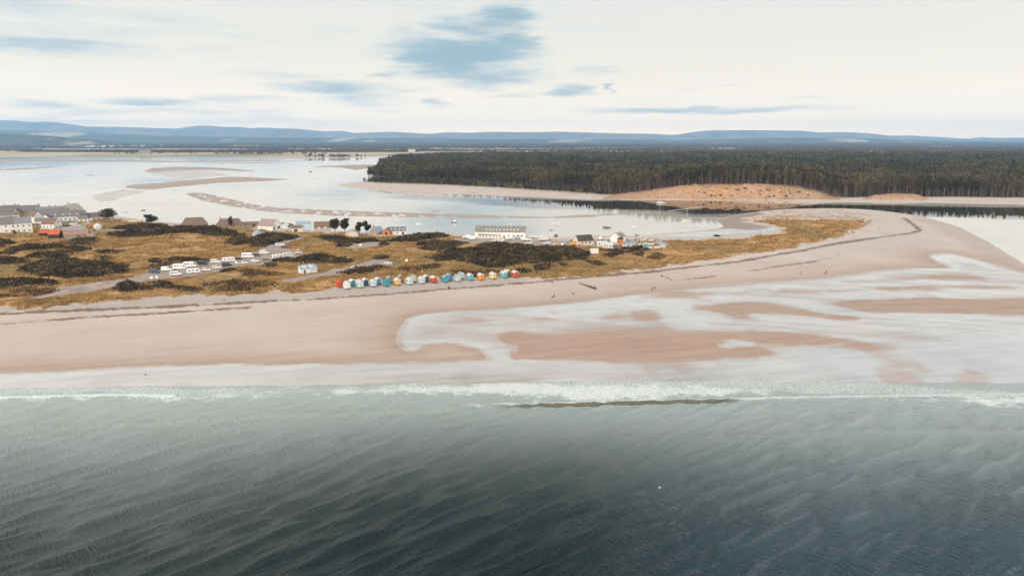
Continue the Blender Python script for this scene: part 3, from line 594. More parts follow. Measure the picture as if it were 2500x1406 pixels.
# ---- everything behind them reads as one mass
def scatter(P, n, keep):
    lo, hi = P.min(0), P.max(0); x = lo[0] + rgf.random(n) * (hi[0] - lo[0]); y = lo[1] + rgf.random(n) * (hi[1] - lo[1])
    k = inpoly(P, x, y) & keep(x, y); return x[k], y[k]
def cell_points(P, y0, y1, step):
    lo, hi = P.min(0), P.max(0); xs = np.arange(max(lo[0], -1.05 * y1), min(hi[0], 1.15 * y1), step); ys = np.arange(max(y0, lo[1]), min(y1, hi[1]), step)
    X, Y = np.meshgrid(xs, ys); X = (X + rgf.normal(size=X.shape) * step * .32).ravel(); Y = (Y + rgf.normal(size=Y.shape) * step * .32).ravel()
    k = inpoly(P, X, Y) & (np.abs(X) < .86 * Y + 120); return X[k], Y[k]
def mass(name, label, X, Y, Z, kinds, mats, cat, hs=(.72, .48), grow=None):
    """bakes many trees into one mesh: kinds = list of (crown triangles, trunk quads as triangles) templates"""
    Vs, MIs = [], []
    kk = rgf.integers(len(kinds), size=len(X)); rot = rgf.random(len(X)) * 2 * PI; s = (hs[0] + hs[1] * rgf.random(len(X))) * (1 if grow is None else grow); s2 = s * (.9 + .3 * rgf.random(len(X)))
    for k, (V, mi) in enumerate(kinds):
        idx = np.where(kk == k)[0]
        if not len(idx): continue
        c, sn = np.cos(rot[idx])[:, None], np.sin(rot[idx])[:, None]
        P = np.empty((len(idx), len(V), 3), np.float32)
        P[:, :, 0] = (V[None, :, 0] * c - V[None, :, 1] * sn) * s2[idx][:, None] + X[idx][:, None]
        P[:, :, 1] = (V[None, :, 0] * sn + V[None, :, 1] * c) * s2[idx][:, None] + Y[idx][:, None]
        P[:, :, 2] = V[None, :, 2] * s[idx][:, None] + Z[idx][:, None]
        Vs.append(P.reshape(-1, 3)); MIs.append(np.tile(mi, len(idx)))
    V = np.concatenate(Vs); o = npmesh(name, V, tri_faces(len(V) // 3), mats, mi=np.concatenate(MIs))
    return tag(o, label, cat, kind='stuff')
def template(h, n, size, trunk=True, w=1.0):
    V = pine_crown(rgf, h, n, size, w); m = [0 if rgf.random() < .6 else 1] * (len(V) // 3)
    if trunk:
        r = .26; q = [(math.cos(a) * r, math.sin(a) * r) for a in (0, 2.09, 4.19)]; T = []
        for i in range(3):
            (ax, ay), (bx, by) = q[i], q[(i + 1) % 3]
            T += [(ax, ay, -1), (bx, by, -1), (ax * .5, ay * .5, h * .8), (bx, by, -1), (bx * .5, by * .5, h * .8), (ax * .5, ay * .5, h * .8)]
        V = np.concatenate([V, np.array(T)]); m = m + [2] * 6
    return V.astype(np.float32), np.array(m)
near = [template(17.5 + 3 * rgf.random(), 84, 1.75) for _ in range(8)]
midt = [template(17.5 + 3 * rgf.random(), 42, 2.6, True, 1.15) for _ in range(6)]
fart = [template(17.5 + 3 * rgf.random(), 28, 4.4, False, 2.0) for _ in range(6)]
X1, Y1 = cell_points(FOREST, 700, 1320, 5.6)
uu1 = CU + F * X1 / (Y1 * CP)
fy = W(np.clip(uu1, 1440, 2700), dune_front_v(np.clip(uu1, 1440, 2700)))[1]
k1 = (Y1 > np.where(uu1 > 1450, fy + 10, W(np.clip(uu1, 880, 1450), np.interp(np.clip(uu1, 880, 1450), [880,940,1100,1200,1330,1440], [438,444,450,455,463,472]))[1] + 26)) & ((uu1 < 2580) | (Y1 > fy))
X1, Y1 = X1[k1], Y1[k1]
X2, Y2 = cell_points(FOREST, 1320, 2050, 8.2); X3, Y3 = cell_points(FOREST, 2050, 4200, 15.)
open_ = lambda X, Y: fbm(X, Y, 90, 131, 3) > .30
k2 = open_(X2, Y2); X2, Y2 = X2[k2], Y2[k2]; k3 = open_(X3, Y3); X3, Y3 = X3[k3], Y3[k3]
und = lambda X, Y: (fbm(X, Y, 120, 141, 3) - .5) * 13
ZX = [H(a, b) + und(a, b) for a, b in ((X1, Y1), (X2, Y2), (X3, Y3))]
ZX[0] = H(X1, Y1) + und(X1, Y1) * .25
mass('pine_forest', 'dense dark pine wood behind its front row of trees', X1, Y1, ZX[0], near, [PINE, PINE2, BARK], 'forest', (.74, .42))
mass('pine_forest', 'dense pine wood stretching back behind the front trees', X2, Y2, ZX[1], midt, [PINE, PINE2, BARK], 'forest')
mass('pine_forest', 'far part of the pine wood fading into the haze', X3, Y3, ZX[2], fart, [PINE, PINE2, BARK], 'forest')
# ---- leafy trees and shrubs along the bay side of the wood
def leafy(h, w, m, n=150, lobes=6, size=.9, name='shore_tree'):
    r = empty(name, (0, 0, 0)); V = []
    for k in range(lobes):
        an = rgf.random() * 6.28; d = w * .26 * rgf.random(); q = .26 + .16 * rgf.random()
        V.append(leaf_cloud((math.cos(an) * d, math.sin(an) * d, h * (.30 + .45 * rgf.random())), (w * q, w * q, h * .24), n // lobes, size, rgf, .2, .5))
    V = np.concatenate(V); cone_trunk(h * .7, .16, .05, 5, (0, 0), 4, rgf, (.3, .8)).build('trunk', BARKD, r)
    npmesh('crown', V, tri_faces(len(V) // 3), m, r); return r
lk = [('rounded olive green tree at the foot of the pine wood', OLIVE), ('dark bushy tree at the foot of the pine wood', DKLEAF), ('yellowing leafy tree among the dark shore trees', YELL)]
lp = [[leafy(9.5, 9, m, 170, 7, 1.2) for _ in range(3)] for _, m in lk]; first = [set(), set(), set()]
for i, u in enumerate(np.linspace(893, 1478, 128)):
    v = float(np.interp(u, [885,940,1100,1200,1330,1440,1480], [444.5,449.5,456,461.5,470,477,478.5])); x, y = W(u + rgp.normal() * 3, v); x = float(x); y = float(y) + (20 if i % 2 else 0) + rgp.normal() * 3
    kind = 2 if (1165 < u < 1190 or 1230 < u < 1275 or 1408 < u < 1425) and rgp.random() < .8 else (1 if rgp.random() < (.35 if u < 1080 else .72) else 0)
    j = int(rgp.integers(3))
    if j not in first[kind]: first[kind].add(j); o = lp[kind][j]
    else: o = copy_tree(lp[kind][j])
    tag(o, lk[kind][0], 'tree', ['olive green shore trees', 'dark shore trees', 'yellow shore trees'][kind])
    sc = (1.25 if u < 1000 else 1.0) * (.75 + .45 * rgp.random()) * float(np.interp(u, [890, 930, 1300, 1480], [.7, 1.15, .85, .7]))
    o.location = (x, y, hz(x, y) - .2); o.rotation_euler = (0, 0, rgp.random() * 6.28); o.scale = (sc, sc, sc)
for kd in range(3):
    for j in range(3):
        if j not in first[kd]:
            for ch in list(lp[kd][j].children): bpy.data.objects.remove(ch)
            bpy.data.objects.remove(lp[kd][j])
# ---- far woods of the plain: one mass
def blob(n, size, w, h): 
    V = leaf_cloud((0, 0, h * .55), (w, w, h * .5), n, size, rgf, .2, .4); return V.astype(np.float32), np.zeros(n, int)
blobs = [blob(16, 7.5, 8, 9 + 4 * rgf.random()) for _ in range(5)]
FW = leaf_mat('far_wood', [(.1, (.030, .024, .020)), (.5, (.075, .060, .050)), (.9, (.15, .115, .085))])
n_ = 300000; yy = 3350 * (21000 / 3350.) ** rgf.random(n_); xx = (rgf.random(n_) * 2 - 1) * (.9 * yy + 100)
belt = fbm(xx / 4.5, yy, 330, 151, 4) + .10 * sst(yy, 4300, 6500)
kp = (belt > np.interp(yy, [3300, 5000, 8000, 20000], [.57, .62, .635, .62])) & (sdist(L2, xx, yy, 150) > 40) & ((yy > 4700) | (xx > .34 * yy)) & ((xx < -.15 * yy) | (xx > .34 * yy) | (rgf.random(n_) < .45)) & ~inpoly(FOREST, xx, yy); xx, yy = xx[kp], yy[kp]
hz_ = H(xx, yy); u_ = CU + F * xx / (yy * CP)
mass('far_woodland', 'belts of far bluish woodland across the plain', xx, yy, hz_ - .5, blobs, [FW], 'woodland', (.7, .6), np.clip(yy / 7500, 1, 2.2))
xs_, ys_ = [], []
for (pu, pv, n, su, sv) in [(930,402,46,16,1.2),(925,396,30,14,.9),(830,384.5,50,45,.8),(640,377.5,80,75,.8),(1000,384,60,40,.8),(320,377,14,18,.3),(392,376.5,3,3,.1),(240,372,60,60,.6),(160,371,40,80,.8),(60,372,40,50,.8)]:
    a, b = W(pu + rgf.normal(size=n) * su, pv + rgf.normal(size=n) * sv); xs_.append(a); ys_.append(b)
xs_ = np.concatenate(xs_); ys_ = np.concatenate(ys_); kk_ = sdist(L2, xs_, ys_, 200) > 12; xs_, ys_ = xs_[kk_], ys_[kk_]; mass('far_woodland', 'clumps of dark trees on the far bay shore', xs_, ys_, H(xs_, ys_), [blob(22, 5, 7, 12) for _ in range(4)], [FW], 'woodland', (.7, .5))

# ================================================================ marram grass
MARRAM = leaf_mat('marram_blades', [(.05, (.11, .064, .028)), (.3, (.23, .135, .055)), (.6, (.40, .245, .098)), (.95, (.56, .38, .18))], .75)
n_ = 620000; uu = rgf.uniform(-250, 2160, n_); vv = 505 + 300 * rgf.random(n_); x, y = W(uu, vv)
sg_ = sdist(GRASS, x, y, 20); nn = fbm(x, y, 11, 5, 4) - .5; n2 = fbm(x, y, 3.2, 6, 3) - .5
k = (sg_ + nn * 16 + n2 * 9 > -.5) & ((sdist(SPITTOP, x, y, 20) < -1) | (fbm(x, y, 6, 173, 2) > .66)) & ((sg_ > 10) | (fbm(x, y, 4, 175, 2) > .42)) & ((fbm(x, y, 14, 171, 3) > .44) | (sg_ < 14)); x, y = x[k], y[k]
TRACKS = []   # filled below; grass keeps off them
# ================================================================ gravel tracks and yards, draped on the ground
GRAVEL, t, bs = new_mat('pinkish_gravel'); pos = t.n('ShaderNodeNewGeometry').outputs['Position']
f_ = t.m('ADD', t.m('MULTIPLY', t.noise(pos, .25, 4, .6), .6), t.m('MULTIPLY', t.noise(pos, 3.5, 3, .6), .4))
t.l(t.ramp(f_, [(.3, (.20, .15, .128)), (.5, (.295, .23, .20)), (.7, (.40, .325, .285))]), bs.inputs['Base Color']); bs.inputs['Roughness'].default_value = .9
TP = {
 'car_park': [[(338,672),(365,660),(400,650.5),(430,643),(520,633),(560,629),(600,619),(640,612),(655,600),(668,590),(700,583),(728,577.5),(742,573),(757,575),(737,582),(706,590.5),(692,598),(700,611),(735,616),(757,620),(740,625),(705,633),(662,640),(600,647.5),(560,653),(500,665),(440,675.5),(388,679),(345,680)], 'gravel car park and its access road among the dunes', 'car park'],
 'track': [[(60,726),(110,710),(160,698.5),(230,689),(300,680),(345,672),(400,670),(392,680),(332,690),(268,698),(200,710),(110,723)], 'pale gravel track leading down from the car park', 'track'],
 'turning_area': [[(684,688),(730,676),(770,666),(800,660),(868,647),(905,634),(932,632),(957,640),(950,649),(900,656),(850,663),(790,673),(752,682),(715,688)], 'pinkish gravel track past the white toilet block', 'track'],
 'lay_by': [[(838,606),(858,598),(870,593.5),(920,590),(962,592),(945,599),(905,605),(870,607)], 'pinkish gravel clearing behind the meadow', 'clearing'],
 'boat_yard': [[(1098,580),(1140,573),(1180,577),(1300,579.5),(1400,580),(1470,579),(1525,579),(1560,584),(1548,596),(1512,604),(1440,600),(1390,603),(1330,602),(1290,597),(1200,592),(1130,591)], 'gravel boat yard beside the long shed', 'boat yard'],
 'path': [[(236,561),(300,560.2),(330,560.5),(330,562.5),(290,562.2),(236,563)], 'thin pale path beside the ruined stone walls', 'path']}
def drape(name, P, m, lift=.10, step=None):
    lo, hi = P.min(0), P.max(0); step = step or max(.7, min(2.2, math.sqrt((hi[0]-lo[0])*(hi[1]-lo[1]) / 9000.)))
    xs = np.arange(lo[0] - step, hi[0] + step, step); ys = np.arange(lo[1] - step, hi[1] + step, step); X, Y = np.meshgrid(xs, ys); s = sdist(P, X.ravel(), Y.ravel(), 12).reshape(X.shape)
    # push rim points onto the outline so that the edge is smooth
    gx_, gy_ = np.gradient(s, step, step)[1], np.gradient(s, step, step)[0]; rim = (s < 0) & (s > -1.5 * step)
    X = np.where(rim, X - gx_ * s, X); Y = np.where(rim, Y - gy_ * s, Y); ok = s > -1.5 * step
    q = ok[:-1, :-1] & ok[:-1, 1:] & ok[1:, 1:] & ok[1:, :-1]; i = np.arange(X.size).reshape(X.shape)
    Fc = np.stack([i[:-1, :-1], i[:-1, 1:], i[1:, 1:], i[1:, :-1]], -1)[q]
    jx = (fbm(X, Y, 5, 201, 3) - .5) * 2.; jy = (fbm(X, Y, 5, 207, 3) - .5) * 2.
    X = X + jx; Y = Y + jy; Z = H(X.ravel(), Y.ravel()) + lift * np.clip((s.ravel() + step) / (2 * step), -.3, 1)
    u_, inv = np.unique(Fc, return_inverse=True)
    return npmesh(name, np.stack([X.ravel(), Y.ravel(), Z], 1)[u_], inv.reshape(Fc.shape), m, smooth=True)
for nm, (pts, lab, cat) in TP.items():
    P = smooth_poly(poly(pts, 3.2)); TRACKS.append(P); tag(drape(nm, P, GRAVEL), lab, cat, kind='structure')
kt = np.ones(x.shape, bool)
for P in TRACKS: kt &= sdist(P, x, y, 8) < -.3
x, y = x[kt], y[kt]; z = H(x, y); N = len(x)
d_ = np.hypot(x, y); s = (.45 + .6 * rgf.random(N)) * np.clip(d_ / 450, .8, 1.6); T = []
for j in range(2):
    a = rgf.random(N) * 2 * PI; l = rgf.normal(size=(N, 2)) * .35 * s[:, None]; wx, wy = np.cos(a) * .42 * s, np.sin(a) * .42 * s
    T.append(np.stack([np.stack([x - wx, y - wy, z - .1], 1), np.stack([x + wx, y + wy, z - .1], 1), np.stack([x + l[:, 0], y + l[:, 1], z + s * .72], 1)], 1))
V = np.concatenate(T, 1).reshape(-1, 3)
tag(npmesh('marram_grass', V, tri_faces(len(V) // 3), MARRAM), 'ochre marram grass tussocks over the dunes', 'grass', kind='stuff')
# ================================================================ gorse thickets, each patch a thing
GORSE = leaf_mat('gorse_spines', [(.08, (.014, .009, .006)), (.42, (.050, .036, .021)), (.72, (.092, .066, .036)), (.97, (.19, .13, .06))])
HEATH = leaf_mat('brown_heath', [(.1, (.045, .026, .014)), (.5, (.10, .060, .028)), (.9, (.18, .115, .05))])
def ell(u, v, ru, rv): return [(u + ru * math.cos(a) * (1 + .12 * math.sin(3 * a)), v + rv * math.sin(a) * (1 + .15 * math.cos(2 * a))) for a in np.linspace(0, 2 * PI, 14)[:-1]]
def thicket(pts, label, hmax=1.9, m=None, cat='gorse', name='gorse_thicket', dens=2.6):
    P = smooth_poly(poly(pts, 3.6)); lo, hi = P.min(0), P.max(0)
    A = .5 * abs(np.sum(P[:, 0] * np.roll(P[:, 1], -1) - P[:, 1] * np.roll(P[:, 0], -1)))
    n = int(min(60000, max(150, A * dens))); x = []; 
    nb = int(n * (hi[0] - lo[0] + 4) * (hi[1] - lo[1] + 4) / max(A, 1) * 1.1) + 50
    X = lo[0] - 2 + rgf.random(nb) * (hi[0] - lo[0] + 4); Y = lo[1] - 2 + rgf.random(nb) * (hi[1] - lo[1] + 4)
    s = sdist(P, X, Y, 10) + (fbm(X, Y, 6, 211, 3) - .5) * 7; k = (s > -2.6 * rgf.random(len(X)) ** 2.5) & ~((fbm(X, Y, 5, 217, 2) > .70) & (s > 1.5)); X, Y, s = X[k], Y[k], s[k]
    hh = hmax * (.25 + .75 * sst(s, 0, 3)) * (.45 + 1.05 * fbm(X, Y, 4.5, 221, 3)); Z = H(X, Y) + hh * (.55 + .45 * rgf.random(len(X)))
    N = len(X); a = rgf.normal(size=(N, 3)); b = rgf.normal(size=(N, 3)); sz = (.42 + .5 * rgf.random(N))[:, None] * 1.1
    a = a / np.linalg.norm(a, axis=1)[:, None] * sz; b = b / np.linalg.norm(b, axis=1)[:, None] * sz; p = np.stack([X, Y, Z], 1)
    V1 = np.stack([p - a, p + a * .5 - b * .5, p + b], 1).reshape(-1, 3)
    p2 = p.copy(); p2[:, 2] = H(X, Y) + hh * .35; c = np.stack([np.full(N, .8), np.zeros(N), np.zeros(N)], 1) * (.8 + .4 * rgf.random(N))[:, None]
    V2 = np.stack([p2 - c, p2 + c * [.5, 0, 0] + [0, .8, 0], p2 + c * [.5, 0, 0] - [0, .8, 0]], 1).reshape(-1, 3)
    V = np.concatenate([V1, V2]); return tag(npmesh(name, V, tri_faces(len(V) // 3), m or GORSE), label, cat, 'gorse thickets on the dunes' if m is None else 'brown heath patches on the dunes')
TH = [
 ([(58,652),(80,640),(120,632),(170,632),(200,637),(250,642),(300,645),(305,655),(298,665),(250,670),(200,678),(150,677),(100,670),(65,660)], 'broad dark gorse thicket above the pale track, largest on the left', 2.3),
 ([(-20,620),(0,617),(35,606),(46,593),(65,591),(85,598),(120,598),(154,601),(148,606),(102,610),(51,613),(17,620)], 'humped gorse thicket on the grass in front of the red roofed sheds', 2.2),
 ([(-40,632),(0,628),(65,630),(66,636),(50,642),(0,640),(-40,644)], 'small flat gorse patch at the frame edge above the broad thicket', 1.6),
 ([(65,623),(110,616),(145,615),(171,623),(137,630),(68,629)], 'oval gorse patch between the humped thicket and the broad one', 1.7),
 ([(-60,686),(0,683),(56,680),(102,683),(142,688),(120,695),(34,697),(0,699),(-60,702)], 'low gorse thicket just above the lower bend of the track', 1.8),
 ([(160,603),(190,598),(215,606),(205,612),(170,614)], 'brown gorse clump at the edge of the ochre meadow', 1.5),
 ([(164,590),(205,580),(234,583),(236,590),(188,597)], 'gorse clump growing below the ruined stone barn', 1.6),
 ([(256,574),(290,566),(341,561),(420,558),(470,556),(520,560),(440,571),(380,573),(307,579)], 'long dark gorse band along the top of the ochre meadow', 2.2),
 ([(280,556),(324,546),(360,543),(420,547),(420,554),(358,558),(300,560)], 'gorse mound beside the domed tree, above the long band', 2.0),
 (ell(268,613,27,4.5), 'small dark gorse island in the middle of the ochre meadow', 1.3),
 (ell(250,631,12,6), 'reddish brown bush at the rim of the broad gorse thicket', 1.5),
 (ell(383,636,6,3), 'single small bush on the meadow left of the parked vans', 1.2),
 ([(278,700),(304,687),(341,693),(375,700),(340,703),(300,703)], 'dark gorse mound on the near side of the track', 2.2),
 ([(366,692),(383,685),(396,687),(436,697),(485,700),(477,704),(425,702)], 'trailing gorse strip below the parked motorhomes', 1.7),
 ([(401,635),(425,629),(477,630),(511,630),(512,634),(460,637),(412,640)], 'gorse hedge right behind the row of parked motorhomes', 1.9),
 ([(560,583),(567,576),(596,576),(610,588),(578,598),(560,595)], 'bushy gorse block at the left of the road hedge', 2.2),
 ([(601,589),(622,576),(656,569),(699,570),(729,577),(707,582),(673,591),(656,598),(637,603),(613,598)], 'big dark gorse thicket filling the bend of the access road', 2.4),
 ([(420,553),(480,555),(540,556),(588,565),(590,572),(560,574),(500,570),(420,566)], 'gorse and scrub strip in front of the brown roofed bungalows', 3.0),
 (ell(690,633,17,4.5), 'low gorse clump in front of the two white caravans', 1.6),
 ([(720,633),(743,623),(785,622),(819,627),(853,632),(850,639),(795,641),(725,639)], 'dark oval gorse thicket above the white toilet block', 2.1),
 (ell(656,643,8,4), 'round gorse bush beside the brown parked car', 1.5), (ell(558,658,8,2.6), 'tiny gorse bush below the black parked van', 1.1),
 ([(756,577),(802,575),(830,576),(853,582),(922,581),(930,588),(888,591),(853,592),(850,601),(833,601),(830,590),(802,583)], 'gorse hedge with a hanging lobe below the pink gabled shed', 2.0),
 ([(935,583),(966,580),(990,569),(1033,565),(1084,564),(1094,570),(1075,575),(1024,581),(973,586),(940,585)], 'gorse ridge on the bay shore right of the orange gabled house', 2.0),
 ([(1018,590),(1060,587),(1100,590),(1145,591),(1120,597),(1100,605),(1060,611),(1038,605)], 'leaf shaped gorse thicket left of the biggest one', 2.0),
 ([(1036,628),(1058,624),(1084,625),(1101,632),(1089,637)], 'small gorse clump at the lower left of the biggest thicket', 1.7),
 ([(1174,597),(1202,594),(1273,595),(1302,602),(1345,606),(1385,604),(1436,612),(1435,626),(1390,632),(1330,637),(1245,644),(1181,648),(1152,641),(1110,632),(1096,621),(1117,612),(1160,608)], 'biggest gorse thicket, spreading below the boat yard', 2.5),
 ([(1071,618),(1088,605),(1107,605),(1121,614),(1096,621)], 'gorse lobe joined to the left end of the biggest thicket', 2.0),
 (ell(1277,657,11,6), 'round dark gorse bush on the dune behind the last red hut', 1.9),
 ([(1310,652),(1318,646),(1345,641),(1352,646),(1338,653),(1323,658)], 'two lobed gorse bush right of the round dune bush', 1.8),
 (ell(1374,643,13,5), 'gorse bush on the dune between two others below the big thicket', 1.7),
 ([(1437,631),(1450,629),(1476,638),(1454,643)], 'diamond shaped gorse bush below the white box shed', 1.8),
 ([(1474,622),(1502,615),(1517,617),(1493,624)], 'gorse strip right of the white box shed', 1.5),
 ([(1550,603),(1562,601),(1580,606),(1571,612),(1553,610)], 'gorse clump at the foot of the dinghy park', 1.7),
 (ell(1560,618,8,4), 'small gorse bush on the dune below the dinghy park', 1.3),
 (ell(930,624,10,4), 'lone round gorse bush in the meadow above the lone white cars', 1.6), (ell(936,596,4,4), 'upright little bush by the gravel clearing', 1.6),
 ([(820,664),(862,659),(913,649),(948,651),(913,658),(871,664)], 'gorse line along the near edge of the turning track', 1.5),
 ([(-30,592),(0,583),(28,586),(20,594),(0,598)], 'gorse clump at the frame edge below the white terraces', 1.7),
 ([(1460,606),(1500,608),(1545,604),(1552,611),(1500,613)], 'low scrub hedge along the front of the boat yard', 1.3)]
for pts, lab, hm_ in TH: thicket(pts, lab, hm_, cat='bush' if 'bush' in lab else 'gorse')
HT = [([(973,650),(1041,642),(1093,640),(1041,659),(990,658)], 'brown heath patch behind the right half of the beach huts'), ([(1576,622),(1600,614),(1625,620),(1600,630)], 'brown heath patch on the narrowing dune'),
 ([(0,703),(60,700),(140,704),(120,712),(40,716),(-60,716)], 'brown heath strip on the dune front at the left edge'), ([(480,690),(560,684),(680,688),(640,700),(520,705)], 'brown heath patch left of the first red hut'), ([(560,662),(640,655),(700,660),(650,672)], 'brown heath patch left of the toilet block'),
 ([(1080,660),(1150,652),(1240,655),(1180,668),(1100,670)], 'brown heath patch right behind the teal and orange huts'), ([(120,600),(160,585),(150,604),(200,618),(150,622)], 'brown heath below the red roofed sheds'), ([(380,640),(430,640),(400,652),(350,655)], 'brown heath at the left end of the car park')]
for pts, lab in HT: thicket(pts, lab, .9, HEATH, 'heath', 'heath_patch', 1.0)

# ---- scattered shrubs on the sand hill across the bay
def shrub(u, v, s, i):
    zs = np.linspace(0.2, 18, 120); xs, ys = W(np.full(120, u), np.full(120, v), zs); hh = H(xs, ys); k = np.where(hh >= zs)[0]
    if not len(k): return
    x, y = xs[k[-1]], ys[k[-1]]
    r = empty('sand_hill_shrub', (float(x), float(y), hz(float(x), float(y)))); tag(r, 'small dark shrub growing on the far orange sand hill', 'shrub', 'shrubs on the sand hill')
    V = np.concatenate([leaf_cloud((rgf.normal()*.4*s, rgf.normal()*.4*s, .55*s), (.8*s, .8*s, .5*s), 40, .7, rgf, .2, .3) for _ in range(2)]); npmesh('crown', V, tri_faces(len(V)//3), DKLEAF, r)
    q = MB(); q.tube((0,0,-.4), (0,0,.6*s), .12, .05, 5); q.build('trunk', BARKD, r)
for i, (a, b_, s) in enumerate([(105,622,1.6),(146,625,1.),(184,621,1.2),(478,590,1.4),(492,618,1.),(550,587,2.),(645,602,1.3),(680,635,1.5),(310,585,2.),(375,570,1.6),(230,570,1.2),(560,630,1.),(590,628,1.2),(720,612,1.),(420,600,1.),(60,600,1.2),(20,595,1.),(780,600,1.1),(270,628,.9),(850,622,1.)]): shrub(1700 + a / 3.125, 280 + b_ / 3.125, s * 1.5, i)
# ================================================================ single trees by the village
def lone(u, v, hpx, wpx, label, m, name='tree', lobes=9, n=700, size=.75, low=.3, trunk=.3, cat='tree'):
    p = G(u, v); k = mpp(p); h = hpx * k; w = wpx * k; r = empty(name, p, rgf.random() * 6); V = []
    cone_trunk(h * .8, trunk, .07, 6, (0, 0), 7, rgf, (low + .05, .8)).build('trunk', BARKD, r)
    mid, hf = (low + .92) / 2, (.92 - low) / 2
    for j in range(lobes):
        f_ = mid + hf * .8 * (2 * ((j * 7 % lobes) + .5) / lobes - 1); env = math.sqrt(max(.05, 1 - ((f_ - mid) / hf) ** 2)); an = j * 2.4; d = w * .30 * env * (.35 + .65 * ((j * 3 % lobes) + .5) / lobes); q = .19 + .09 * rgf.random()
        V.append(leaf_cloud((math.cos(an) * d, math.sin(an) * d, h * f_), (w * q, w * q, h * .14), n // lobes, size, rgf, .2, .35))
    V = np.concatenate(V); npmesh('crown', V, tri_faces(len(V) // 3), m, r); return tag(r, label, cat)
lone(266, 540, 33, 46, 'wind shaped dark pine with open limbs beside the slate roofed end house', DKLEAF, 'pine_tree', 13, 1500, .95, .28)
lone(369, 547, 25, 44, 'low domed dark tree on the bay shore right of the village', DKLEAF, 'tree', 12, 1700, .9, .2)
lone(564, 557, 32, 15, 'slim spindly conifer in front of the brown roofed bungalow', DKLEAF, 'conifer', 8, 520, .6, .25, .18)
lone(818, 566, 34, 30, 'round dark pine, left one of the pair by the brown barn', DKLEAF, 'pine_tree', 13, 1900, 1.0, .26)
lone(842, 567, 34, 27, 'round dark pine, right one of the pair by the brown barn', DKLEAF, 'pine_tree', 13, 1800, 1.0, .28)
lone(877, 572, 33, 23, 'flat topped pine with a forked trunk behind the pink gabled shed', DKLEAF, 'pine_tree', 11, 1300, .95, .30)
lone(895, 572, 34, 24, 'flat topped pine nearest the stone gabled house', DKLEAF, 'pine_tree', 11, 1300, .95, .30)
lone(1750, 582, 15, 24, 'lone low spreading bush on the sandy edge of the spit', DKLEAF, 'bush', 7, 330, .6, .35, .15, 'bush')
lone(1553, 583, 15, 17, 'bare twiggy bush on the shore by the dinghies', RUST, 'bush', 5, 60, .5, .3, .1, 'bush')
lone(300, 557, 8, 14, 'small rounded garden bush by the stone bank', DKLEAF, 'bush', 5, 150, .6, .2, .1, 'bush')
lone(163, 558, 9, 26, 'dark garden shrub behind the low white wall', DKLEAF, 'bush', 6, 260, .6, .2, .1, 'bush')
lone(34, 571, 9, 16, 'dark shrub between the two white terraces', DKLEAF, 'bush', 5, 160, .6, .2, .1, 'bush')
lone(708, 556, 12, 20, 'dark shrub between the white chalet and the garage', DKLEAF, 'bush', 5, 240, .6, .2, .1, 'bush')
lone(620, 556, 9, 14, 'dark shrub left of the white chalet', DKLEAF, 'bush', 5, 160, .6, .2, .1, 'bush')

# ================================================================ houses
WHITE = mat('white_render', (.70, .69, .66), .85, .08, .6); CREAM = mat('cream_render', (.60, .53, .43), .85, .10, .6); PINKW = mat('pinkish_render', (.58, .48, .43), .85, .1, .6)
STONE = mat('grey_stone', (.30, .255, .215), .9, .30, 2.5); SANDST = mat('sandstone', (.42, .31, .23), .9, .22, 2.5); SLATE = mat('slate', (.16, .15, .157), .85, .36, 1.6); SLATEB = mat('blue_slate', (.20, .20, .22), .8, .32, 1.6)
BROWN = mat('brown_tile', (.17, .115, .09), .8, .25, 1.5); PURP = mat('purple_brown_tile', (.27, .20, .19), .8, .18, 1.5); DARKR = mat('dark_felt', (.055, .048, .042), .85, .25, 1.5); REDR = mat('red_tin', (.43, .09, .045), .7, .22, .8)
BLACKW = mat('black_board', (.035, .028, .025), .85, .3, 2.); PALEB = mat('pale_blue_sheet', (.46, .56, .64), .6, .10, .8); BLUEG = mat('blue_grey_sheet', (.27, .33, .40), .6, .12, 1.); ORANGEW = mat('orange_timber', (.45, .17, .06), .7, .22, 1.5)
CORR = mat('grey_corrugated', (.27, .24, .225), .75, .22, 1.0); RUSTR = mat('rusty_sheet', (.33, .19, .14), .8, .38, 1.2); ASB = mat('mottled_grey_roof', (.20, .185, .165), .85, .34, .7); TIMB = mat('brown_timber', (.17, .105, .07), .8, .25, 1.2)
GLASS = mat('dark_glass', (.03, .035, .04), .15, .2, 1., 0, .6); LGLASS = mat('rooflight_glass', (.55, .60, .64), .2, .1, 1.); DOORD = mat('dark_door', (.07, .06, .055), .7, .2, 1.); DOORW = mat('pale_door', (.55, .52, .48), .7, .1, 1.); CHIM = mat('chimney_stone', (.30, .215, .165), .9, .25, 3.); POT = mat('clay_pot', (.42, .20, .11), .8, .2, 3.)
